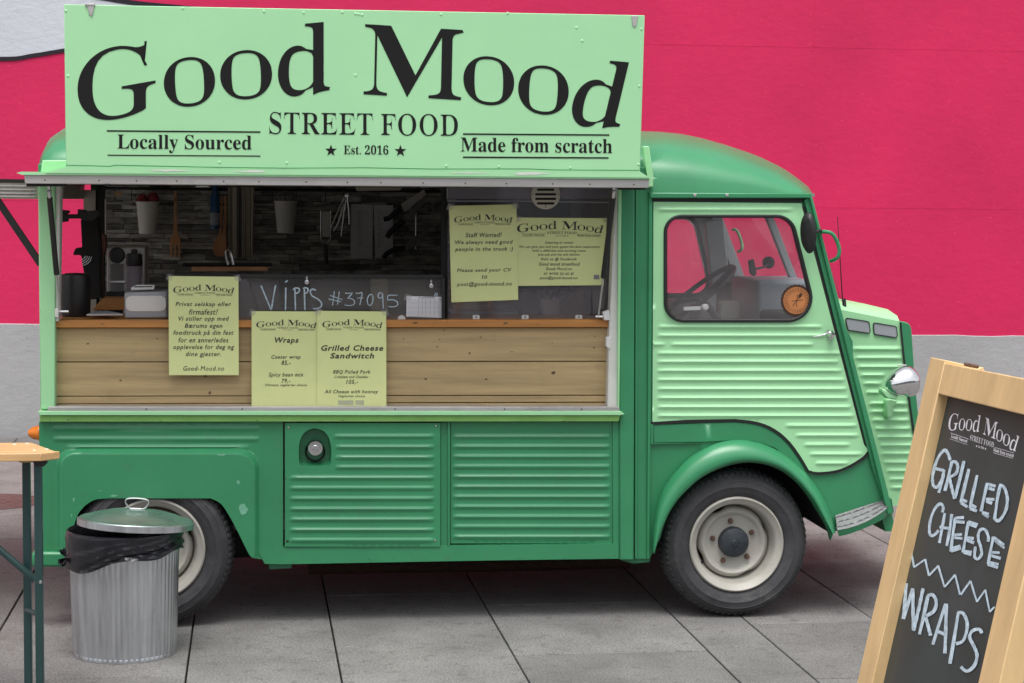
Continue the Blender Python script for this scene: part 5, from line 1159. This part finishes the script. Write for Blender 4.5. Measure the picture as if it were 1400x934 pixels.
# ================================================================== POSTERS
def poster(quad, Y, label, lines, logo, bow=.0028, cat='poster', m='poster', tilt=0, extra=None, thickness=.0006):
    (a, b, c, d) = quad
    o = thing('poster', label, cat, at((c[0] + d[0]) / 2, (c[1] + d[1]) / 2, Y), None)
    def fn(u, v, e=0):
        s = (u - a[0]) / (b[0] - a[0]); t = (v - a[1]) / (d[1] - a[1]); return at(u, v, Y - bow * (math.sin(s * 5 + t * 3) * .6 + math.sin(t * 6.2) * .8) - e)
    nu, nv = 10, 12; V = []
    for j in range(nv + 1):
        for i in range(nu + 1):
            s, t = i / nu, j / nv; u = (a[0] * (1 - s) + b[0] * s) * (1 - t) + (d[0] * (1 - s) + c[0] * s) * t; v = (a[1] * (1 - s) + b[1] * s) * (1 - t) + (d[1] * (1 - s) + c[1] * s) * t; V.append(fn(u, v))
    Fq = [(j * (nu + 1) + i, j * (nu + 1) + i + 1, (j + 1) * (nu + 1) + i + 1, (j + 1) * (nu + 1) + i) for j in range(nv) for i in range(nu)]
    n_ = len(V); B_ = [v + Vector((0, thickness, 0)) for v in V]
    mb = MB(); mb.add(V + B_, Fq + [tuple(i + n_ for i in f[::-1]) for f in Fq]); sh = tp(mb, 'sheet', m, o)
    tx = []
    for ln in lines:
        text, u0, u1, v0, v1 = ln[:5]; big = ln[5] if len(ln) > 5 else 0
        tx.append(fit(text, (u0, v0, u1, v1), tilt, 0, offset=.024 if big else 0 if text.startswith('Mood') else .010, shear=.22, res=2))
    
    for t_ in tx: tp(film([t_], lambda u, v: fn(u, v, .0013)), 'text_line', 'ink', o, smooth=False)['kind'] = 'stuff'
    if logo:
        ps = []
        for nm, p in logo_parts(2).items(): ps += p
        ps = remap(ps, LOGO_SRC, logo)
        if tilt: ps = [([(u, v + tilt * (u - logo[0])) for u, v in V_], f_) for V_, f_ in ps]
        tp(film(ps, lambda u, v: fn(u, v, .0013)), 'printed_logo', 'ink', o, smooth=False)['kind'] = 'stuff'
    if extra: extra(o, fn)
    for (u, v) in (a, b):
        s_ = 1 if (u, v) == a else -1
        tp(MB().add([fn(u - 4 * s_, v + 5, .0016), fn(u - 1 * s_, v - 3.5, .0016), fn(u + 7 * s_, v - 1.5, .0016), fn(u + 4 * s_, v + 6, .0016)], [(0, 1, 2, 3)]), 'clear_tape', 'tape_film', o, smooth=False)
    return o
G1 = 1
poster([(230.5, 377.5), (326, 378.5), (326.5, 513), (231, 513)], .006, 'tall yellow green notice in Norwegian hanging alone over the left of the counter front',
       [('Privat selskap eller', 240, 316, 413, 420.4), ('firmafest?', 258.5, 298, 422.7, 430.4), ('Vi stiller opp med', 244, 313, 432.6, 440.5), ('Bærums egen', 252.6, 304, 442.3, 450.3), ('foodtruck på din fest', 236.9, 319.3, 451.5, 459.9), ('for en annerledes', 244, 312.3, 461.5, 468.4), ('opplevelse for deg og', 236.9, 320.2, 471.3, 479.4), ('dine gjester.', 254, 302.2, 481, 489), ('Good-', 250.5, 272.6, 500.6, 507), ('Mood.no', 274.2, 306.4, 500.6, 507)], (236.8, 389, 320.2, 404.5))
poster([(344, 425.5), (438, 426), (436, 555.5), (344, 555)], .010, 'yellow green menu sheet headed Wraps, the left one of the overlapping pair',
       [('Wraps', 375.6, 408.3, 461.3, 471, 1), ('Caesar wrap', 371, 411, 485.5, 492), ('85,-', 384.8, 397.3, 493, 500), ('Spicy bean mix', 367.3, 415, 509.5, 516.6), ('79,-', 384.8, 397, 517.8, 524.6), ('Ultimate vegitarian choice', 362.5, 419.5, 524.8, 529)], (350.4, 436.9, 432.8, 452))
def bottom_box(o, fn):
    bx = MB()
    for a, b in ((462.5, 484), (486, 499)):
        for i in range(int((b - a) / 1.5)): u = a + i * 1.5; bx.add([fn(u, 547.3, .0013), fn(u + .7, 547.3, .0013), fn(u + 1.1, 553.6, .0013), fn(u + .4, 553.6, .0013)], [(0, 1, 2, 3)])
    tp(bx, 'smudged_print', 'grey_plastic', o, smooth=False)['kind'] = 'stuff'
poster([(434, 425), (528, 426), (528.3, 556), (433.5, 555.5)], .004, 'yellow green menu sheet headed Grilled Cheese Sandwitch, the right one of the overlapping pair',
       [('Grilled Cheese', 439, 523.9, 472, 479.8, 1), ('Sandwitch', 451.3, 511.5, 482.7, 490.3, 1), ('BBQ Pulled Pork', 455.3, 506.5, 506, 511.7), ('Coleslaw and Cheddar', 457.2, 503.8, 513.5, 517), ('105,-', 473.3, 489.4, 519.2, 526), ('All Cheese with honney', 444, 517, 533, 539.4), ('Vegitarian choice', 462.5, 499, 540, 544)], (440.7, 436.5, 522.8, 451.8), extra=bottom_box)
poster([(614, 281.5), (706, 279.5), (708.5, 410), (617, 413.5)], .066, 'yellow green sheet reading Staff Wanted, taped inside the left of the plexiglass pane',
       [('Staff Wanted!', 636.4, 686, 317.9, 324.6, 0), ('We always need good', 622.3, 701.2, 328, 335.4), ('people in the truck :)', 622.3, 701.2, 337.3, 345.2), ('Please send your CV', 624.8, 699.4, 366.4, 373.2), ('to', 658.7, 666.3, 375.8, 381.2), ('post@good-mood.no', 624.8, 699.9, 385.4, 393)], (621, 293.5, 700.7, 308.5), bow=.0008, tilt=-.012)
def tape(o, fn): tp(MB().add([fn(812, 376, .002), fn(819, 376, .002), fn(819.5, 382, .002), fn(812, 382, .002)], [(0, 1, 2, 3)]), 'tape', 'purple_grey', o)
poster([(706.5, 297.5), (829.5, 298.5), (825.5, 390), (707.5, 391)], .070, 'wide yellow green catering notice inside the right of the plexiglass pane',
       [('Catering or event!', 745.2, 784, 330, 334.4), ('We can give you and your guest the best experience', 710, 819.6, 335.8, 340), ('with a different and exciting menu', 728, 801, 341.2, 345.3), ('Just ask and we will deliver', 734.8, 793, 346.6, 350.6), ('Visit us @ Facebook', 739.7, 788.5, 352.3, 357), ('Good mood streetfood', 737, 792.7, 358.7, 363.4), ('Good-', 746.4, 760.4, 365.4, 369.6), ('Mood.no', 761.6, 781.8, 365.4, 369.6), ('or write to us at', 743.5, 784.6, 371.6, 376), ('post@good-mood.no', 738, 789.4, 377.8, 383)], (706.9, 302, 825, 323.7), bow=.0008, extra=tape)
def grid(o, fn):
    gm = MB()
    for i in range(14): v = 410 + i * 1.72; gm.add([fn(557, v, .001), fn(605, v, .001), fn(605, v + .35, .001), fn(557, v + .35, .001)], [(0, 1, 2, 3)])
    for u in (572, 577, 582, 588, 594, 600): gm.add([fn(u, 408, .001), fn(u + .4, 408, .001), fn(u + .4, 433, .001), fn(u, 433, .001)], [(0, 1, 2, 3)])
    tp(gm, 'ruled_grid', 'grey_plastic', o, smooth=False)['kind'] = 'stuff'
poster([(556, 405), (605.5, 406), (604.5, 434.5), (555.5, 433)], .048, 'small white ruled allergen table stuck on the glass guard at its right end', [('ALLERGENER', 572, 594, 406, 408)], None, bow=.0005, m='paper', extra=grid)
# ================================================================== WASTE BIN
bc = at(171, 892, -.44); BX, BYc = bc.x, -.44
bin_ = thing('waste_bin', 'round galvanised waste bin lined with a black bag in front of the rear wheel', 'waste bin', (BX, BYc, 0))
Hb = at(172, 727, BYc).z
rb_, rt_ = .196, .212
flute = lambda a, h: 1 + (.020 * (abs(math.sin(a * 30)) - .5) if .02 < h < Hb - .05 else 0)
prof = [(0, .012), (rb_ - .01, .012), (rb_ - .004, 0), (rb_ + .003, .002), (rb_ + .003, .016), (rb_ - .001, .022), (rb_, .03)] + [(rb_ + (rt_ - rb_) * i / 8, .03 + (Hb - .09) * i / 8) for i in range(1, 9)] + [(rt_ + .002, Hb - .04), (rt_ + .006, Hb - .012), (rt_ + .010, Hb - .004), (rt_ + .006, Hb), (rt_, Hb - .006), (rt_ - .004, Hb - .2), (rt_ - .01, .02), (0, .02)]
tp(MB().lathe(prof, (BX, BYc, 0), 'z', 600, rf=flute), 'drum', 'zinc', bin_, ang=70)
tp(MB().lathe([(rt_ + .002, Hb - .30), (rt_ + .0045, Hb - .296), (rt_ + .002, Hb - .292)], (BX, BYc, 0), 'z', 64), 'hoop', 'zinc', bin_) if 0 else None
bg = MB(); nA, nH = 120, 18; rr = random.Random(2); ph = [rr.uniform(0, 6.28) for _ in range(12)]
def bagr(a, t):
    w_ = sum(math.sin(k * a + ph[k] + t * (3 + k)) / (1.5 + k * .35) for k in range(2, 11)); return w_
V = []
for j in range(nH + 1):
    t = j / nH
    for i in range(nA):
        a = 2 * math.pi * i / nA; low = .098 - .036 * math.cos(a - R(10)) + .012 * math.sin(2 * a + 1.2) + .010 * math.sin(5 * a)
        if t < .25: s = t / .25; r = rt_ - .02 + .02 * s; z_ = Hb - .15 + .165 * s
        elif t < .38: s = (t - .25) / .13; r = rt_ + .014 * math.sin(s * math.pi / 2) + .0; z_ = Hb + .016 - .010 * (s ** 2)
        else: s = (t - .38) / .62; r = rt_ + .014 + .004 * s + .0055 * bagr(a, s * 2) * (.25 + s * .8); z_ = Hb + .006 - low * s + .006 * bagr(a * .7, 1) * 0
        V.append((BX + r * math.cos(a), BYc + r * math.sin(a), z_))
bg.add(V, [(j * nA + i, j * nA + (i + 1) % nA, (j + 1) * nA + (i + 1) % nA, (j + 1) * nA + i) for j in range(nH) for i in range(nA)])
bag = tag(bg.build('bin_bag', 'bag'), 'black plastic bin bag folded over the rim of the galvanised bin', 'bin bag')
kn = MB(); kc_ = Vector((BX + (rt_ + .018) * math.cos(R(200)), BYc + (rt_ + .018) * math.sin(R(200)), Hb - .085))
for k in range(9):
    d = Vector((rr.uniform(-1, .1), rr.uniform(-1, .3), rr.uniform(-1, .8))).normalized(); s = d.cross(Vector((rr.uniform(-1, 1), rr.uniform(-1, 1), 1))).normalized()
    kn.add([kc_, kc_ + d * .03 + s * .014, kc_ + d * .042, kc_ + d * .03 - s * .014], [(0, 1, 2), (0, 2, 3)])
sub(kn, 'bag_knot', 'bag', bag, smooth=False)['kind'] = 'stuff'
lid = thing('bin_cover', 'domed metal bin lid with wire handle lying askew on the black bag', 'bin lid', (BX + .045, BYc, Hb + .02))
tm = Matrix.Translation(Vector((at(186, 713, BYc).x, BYc - .01, at(186, 712.5, BYc).z))) @ Matrix.Rotation(R(3.6), 4, 'Y') @ Matrix.Rotation(R(-2.6), 4, 'X')
def xf(mb): mb.v = [tuple(tm @ Vector(v)) for v in mb.v]; return mb
tp(xf(MB().lathe([(0, .050), (.05, .048), (.11, .041), (.165, .028), (.195, .018), (.212, .012), (.2155, .013), (.222, .007), (.2225, -.018), (.219, -.0185), (.218, .0), (.19, .010), (.1, .034), (0, .042)], (0, 0, 0), 'z', 72)), 'lid_dome', 'zinc_lid', lid, ang=60)
tp(xf(MB().lathe([(.2225, -.018), (.2265, -.0165), (.2265, .006), (.223, .008)], (0, 0, 0), 'z', 72)), 'lid_rim', 'zinc', lid)
tp(xf(MB().tube([Vector(p) for p in smooth_path([(-.024, 0, .05), (-.044, 0, .072), (-.038, 0, .088), (0, 0, .092), (.038, 0, .088), (.044, 0, .072), (.024, 0, .05), (-.024, 0, .05)], 5)], .0032, 8)), 'wire_handle', 'steel', lid)
tp(xf(MB().box((-.026, -.012, .045), (.026, .012, .054))), 'handle_clip', 'steel', lid, bevel=.002)
# ================================================================== TABLE AT THE LEFT EDGE
TY_ = -1.25; tz = at(40, 620, TY_).z
tbl = thing('beer_table', 'folding wooden beer table on dark green steel legs at the left edge', 'table', (at(20, 620, TY_).x - .5, TY_ + .3, 0))
xr = at(82, 617, TY_ + .04).x; xl = xr - 1.6
yb = atZ(50, 605, tz).y
nP = 5; dy = (yb - TY_) / nP
cut = lambda y: xr - .02 - (.11 * max(0, (y - TY_ - .06)) / (yb - TY_ - .06)) if y > TY_ + .06 else xr - .06 + (y - TY_)
for i in range(nP):
    a, b = TY_ + i * dy + (.0025 if i else 0), TY_ + (i + 1) * dy - .0025
    tp(MB().prism([Vector((xl, a, tz - .028)), Vector((cut(a), a, tz - .028)), Vector((cut((a + b) / 2), (a + b) / 2, tz - .028)), Vector((cut(b), b, tz - .028)), Vector((xl, b, tz - .028))], (0, 0, .028)), 'plank', 'table_wood', tbl, bevel=.003)
tp(MB().box((xr - .15, TY_ + .10, tz - .046), (xr - .06, yb - .03, tz - .029)), 'batten', 'table_edge', tbl, bevel=.003)
for u, v in ((20, 607.5), (37, 606.3), (47, 615.5), (64, 614)): p = atZ(u, v, tz); tp(MB().lathe([(0, .002), (.005, .0015), (.006, 0)], p, 'z', 12), 'plank_screw', 'white_plastic', tbl)
def leg(u, Y): p = at(u, 640, Y); tp(MB().box((p.x - .014, Y - .012, 0), (p.x + .014, Y + .018, tz - .03)), 'leg', 'table_steel', tbl, bevel=.005, seg=3); return p.x
x1 = leg(52, -1.20); x0 = leg(36, -1.10)
xf2 = xl + .25
for Y in (-1.10, yb - .2): tp(MB().box((xf2, Y, 0), (xf2 + .028, Y + .03, tz - .03)), 'leg', 'table_steel', tbl, bevel=.005)
tp(MB().tube([at(-60, 698, -1.15), at(0, 752, -1.15), at(48, 793, -1.15)], .0125, 10), 'brace', 'table_steel', tbl)
tp(MB().tube([at(36, 834, -1.12), at(52, 840, -1.2)], .009, 8), 'cross_link', 'table_steel', tbl)
tp(MB().lathe([(0, -.016), (.006, -.014), (.006, 0)], at(56, 795, -1.2), 'y', 10), 'leg_bolt', 'steel', tbl)
tp(MB().pp([(44, 630), (63, 630), (64, 634), (60, 638), (48, 638)], -1.215, -1.17), 'leg_bracket', 'black_plastic', tbl, bevel=.003)
# ================================================================== CHALKBOARD
T0 = Vector((1.778, -4.421, 1.5)); th, phi, ro = 1.597, .21, -.023
wv = Vector((math.cos(th), -math.sin(th), 0)); nv_ = Vector((-math.sin(th), -math.cos(th), 0)); dn_ = Vector((0, 0, -1)) * math.cos(phi) + nv_ * math.sin(phi)
w2 = wv * math.cos(ro) + dn_ * math.sin(ro); d2 = -wv * math.sin(ro) + dn_ * math.cos(ro); nn = w2.cross(d2); nn = nn if nn.dot(nv_) > 0 else -nn
Wb, Sb, Bb = .685, .0865, .066; Lb = 1.5 / math.cos(phi) - .005
cb = thing('chalkboard_sign', 'wooden framed chalkboard on the right reading grilled cheese and wraps in pale chalk', 'a-board', (T0.x + .1, T0.y - .3, 0))
def bp3(a, b, c): return T0 + w2 * a + d2 * b + nn * c
def slab3(a0, b0, a1, b1, c0, c1): return MB().prism([bp3(a0, b0, c1), bp3(a1, b0, c1), bp3(a1, b1, c1), bp3(a0, b1, c1)], tuple(nn * (c0 - c1)))
tp(slab3(0, 0, Sb, Lb, -.04, 0), 'stile', 'frame_wood', cb, bevel=.002)
tp(slab3(Wb - Sb, .0, Wb, Lb, -.04, 0), 'stile', 'frame_wood', cb, bevel=.002)
tp(slab3(Sb + .001, .006, Wb - Sb - .001, Bb, -.04, -.0005), 'rail', 'frame_wood', cb, bevel=.002)
tp(slab3(Sb + .001, Lb - .30, Wb - Sb - .001, Lb - .22, -.04, -.0005), 'rail', 'frame_wood', cb, bevel=.002)
REC = -.022
panel_ = tp(slab3(Sb - .004, Bb - .004, Wb - Sb + .004, Lb - .22, -.034, REC), 'board_panel', 'chalkboard', cb)
tp(slab3(Sb + .07, -.003, Sb + .12, .004, -.026, -.012), 'top_hinge', 'rust', cb, bevel=.003)
# rear frame of the A board, hinged at the top
nb_ = Vector((-nv_.x, -nv_.y, 0)); d3 = Vector((0, 0, -1)) * math.cos(.22) + nb_ * math.sin(.22); o3 = T0 - nn * .05 + d2 * .01
def slab4(a0, b0, a1, b1): n4 = w2.cross(d3).normalized(); n4 = n4 if n4.dot(nb_) > 0 else -n4; return MB().prism([o3 + w2 * a + d3 * b for a, b in ((a0, b0), (a1, b0), (a1, b1), (a0, b1))], tuple(n4 * .03))
Lr = o3.z / math.cos(.22) - .01
tp(slab4(0, 0, Sb, Lr), 'rear_stile', 'frame_wood', cb, bevel=.002); tp(slab4(Wb - Sb, 0, Wb, Lr), 'rear_stile', 'frame_wood', cb, bevel=.002); tp(slab4(Sb, .01, Wb - Sb, .07), 'rear_rail', 'frame_wood', cb); tp(slab4(Sb, .07, Wb - Sb, Lr - .25), 'rear_panel', 'chalkboard', cb)
po = bp3(0, 0, REC + .0006)
bf = lambda u, v: at_plane(u, v, po, nn)
AA, BB_, CC_ = (1300.5, 555.3), (95, 28.5), (-6.9, 44)
def lmap(u, v):
    U, V_ = (u - 106) / 754, (v - 30) / 186; U2 = U * (.90 + .10 * U); return bf(AA[0] + BB_[0] * U2 * 1.0 + CC_[0] * V_, AA[1] + BB_[1] * U + CC_[1] * V_)
for nm, p in logo_parts(3).items(): child2(film(p, lmap), nm, 'white_print', panel_, smooth=False)['kind'] = 'stuff'
ZA = lambda x, y: (1260 + x * .10703, 600 + y * .10703); ZB = lambda x, y: (1250 + x * .11459, 680 + y * .11459); ZC = lambda x, y: (1220 + x * .1371, 740 + y * .1371); ZD = lambda x, y: (1150 + x * .17857, 780 + y * .17857)
words = {
 'grilled': (ZA, 4.2, [[(365, 275), (345, 205), (300, 145), (240, 195), (178, 320), (140, 480), (150, 590), (190, 622), (238, 565), (272, 490)], [(160, 375), (225, 392), (285, 405)], [(290, 395), (268, 520), (222, 690)], [(393, 285), (350, 470), (302, 668)], [(395, 295), (445, 300), (468, 360), (450, 435), (400, 475), (360, 480)], [(362, 500), (395, 640), (430, 770)], [(550, 285), (495, 520), (435, 760)], [(605, 385), (550, 610), (500, 815)], [(503, 815), (588, 872)], [(525, 780), (585, 805)], [(715, 465), (665, 680), (622, 890)], [(625, 890), (712, 925)], [(645, 845), (705, 880)], [(850, 565), (808, 740), (768, 930)], [(850, 580), (945, 605)], [(858, 630), (935, 655)], [(822, 770), (935, 775)], [(830, 800), (905, 825)], [(1012, 585), (975, 760), (938, 1030)], [(1000, 590), (1060, 620), (1100, 740), (1092, 880), (1050, 980), (990, 1050), (938, 1020)], [(780, 940), (868, 965)], [(775, 950), (858, 1000)]]),
 'cheese': (ZB, 3.9, [[(335, 180), (345, 115), (310, 78), (250, 130), (195, 260), (180, 400), (202, 458), (250, 440), (292, 392)], [(365, 190), (335, 360), (300, 545)], [(450, 200), (425, 390), (390, 580)], [(305, 355), (430, 375)], [(495, 245), (465, 450), (440, 650)], [(495, 250), (600, 242)], [(500, 292), (610, 300)], [(475, 450), (570, 442)], [(480, 482), (575, 490)], [(445, 612), (555, 582)], [(442, 645), (560, 607)], [(650, 290), (620, 470), (585, 660)], [(650, 290), (765, 330)], [(650, 322), (752, 355)], [(615, 482), (710, 492)], [(620, 505), (715, 545)], [(592, 640), (690, 655)], [(590, 660), (685, 688)], [(885, 530), (890, 475), (860, 400), (820, 378), (780, 410), (768, 490), (800, 600), (808, 680), (765, 738), (725, 705), (735, 590)], [(950, 470), (915, 650), (885, 800)], [(955, 480), (1080, 572)], [(960, 512), (1075, 605)], [(915, 655), (1020, 662)], [(910, 692), (1035, 730)], [(902, 780), (1010, 800)], [(882, 802), (1005, 840)]]),
 'zigzag': (ZC, 2.6, [[a, b] for a, b in zip([(187, 105), (217, 260), (330, 180), (367, 345), (462, 245), (525, 460), (632, 335), (682, 535), (780, 395), (845, 605), (930, 485), (975, 705)], [(217, 260), (330, 180), (367, 345), (462, 245), (525, 460), (632, 335), (682, 535), (780, 395), (845, 605), (930, 485), (975, 705), (1025, 655)])]),
 'wraps': (ZD, 4.6, [[(498, 98), (488, 240), (475, 372)], [(477, 372), (515, 250), (550, 138)], [(550, 138), (552, 300), (556, 462)], [(556, 462), (595, 300), (630, 138)], [(668, 195), (635, 350), (603, 490)], [(665, 195), (705, 188), (732, 240), (715, 310), (655, 350)], [(652, 358), (672, 430), (690, 500)], [(800, 255), (750, 410), (702, 568)], [(806, 255), (802, 450), (795, 635)], [(728, 462), (805, 492)], [(900, 322), (868, 520), (835, 715)], [(895, 325), (940, 332), (970, 420), (940, 535), (882, 562)], [(1083, 482), (1062, 452), (1012, 462), (988, 512), (1020, 580), (1045, 655), (1020, 735), (965, 772), (920, 738)]])}
for nm, (Z, wd, strokes) in words.items():
    m_ = MB()
    for k, P in enumerate(strokes): 
        off = Vector(nn) * (.0002 * (k % 7)); vs, fs = ribbon([Z(*p) for p in P], wd, bf); m_.add([v + off for v in vs], fs)
    child2(m_, 'chalk_writing', 'chalk', panel_, smooth=False)['kind'] = 'stuff'
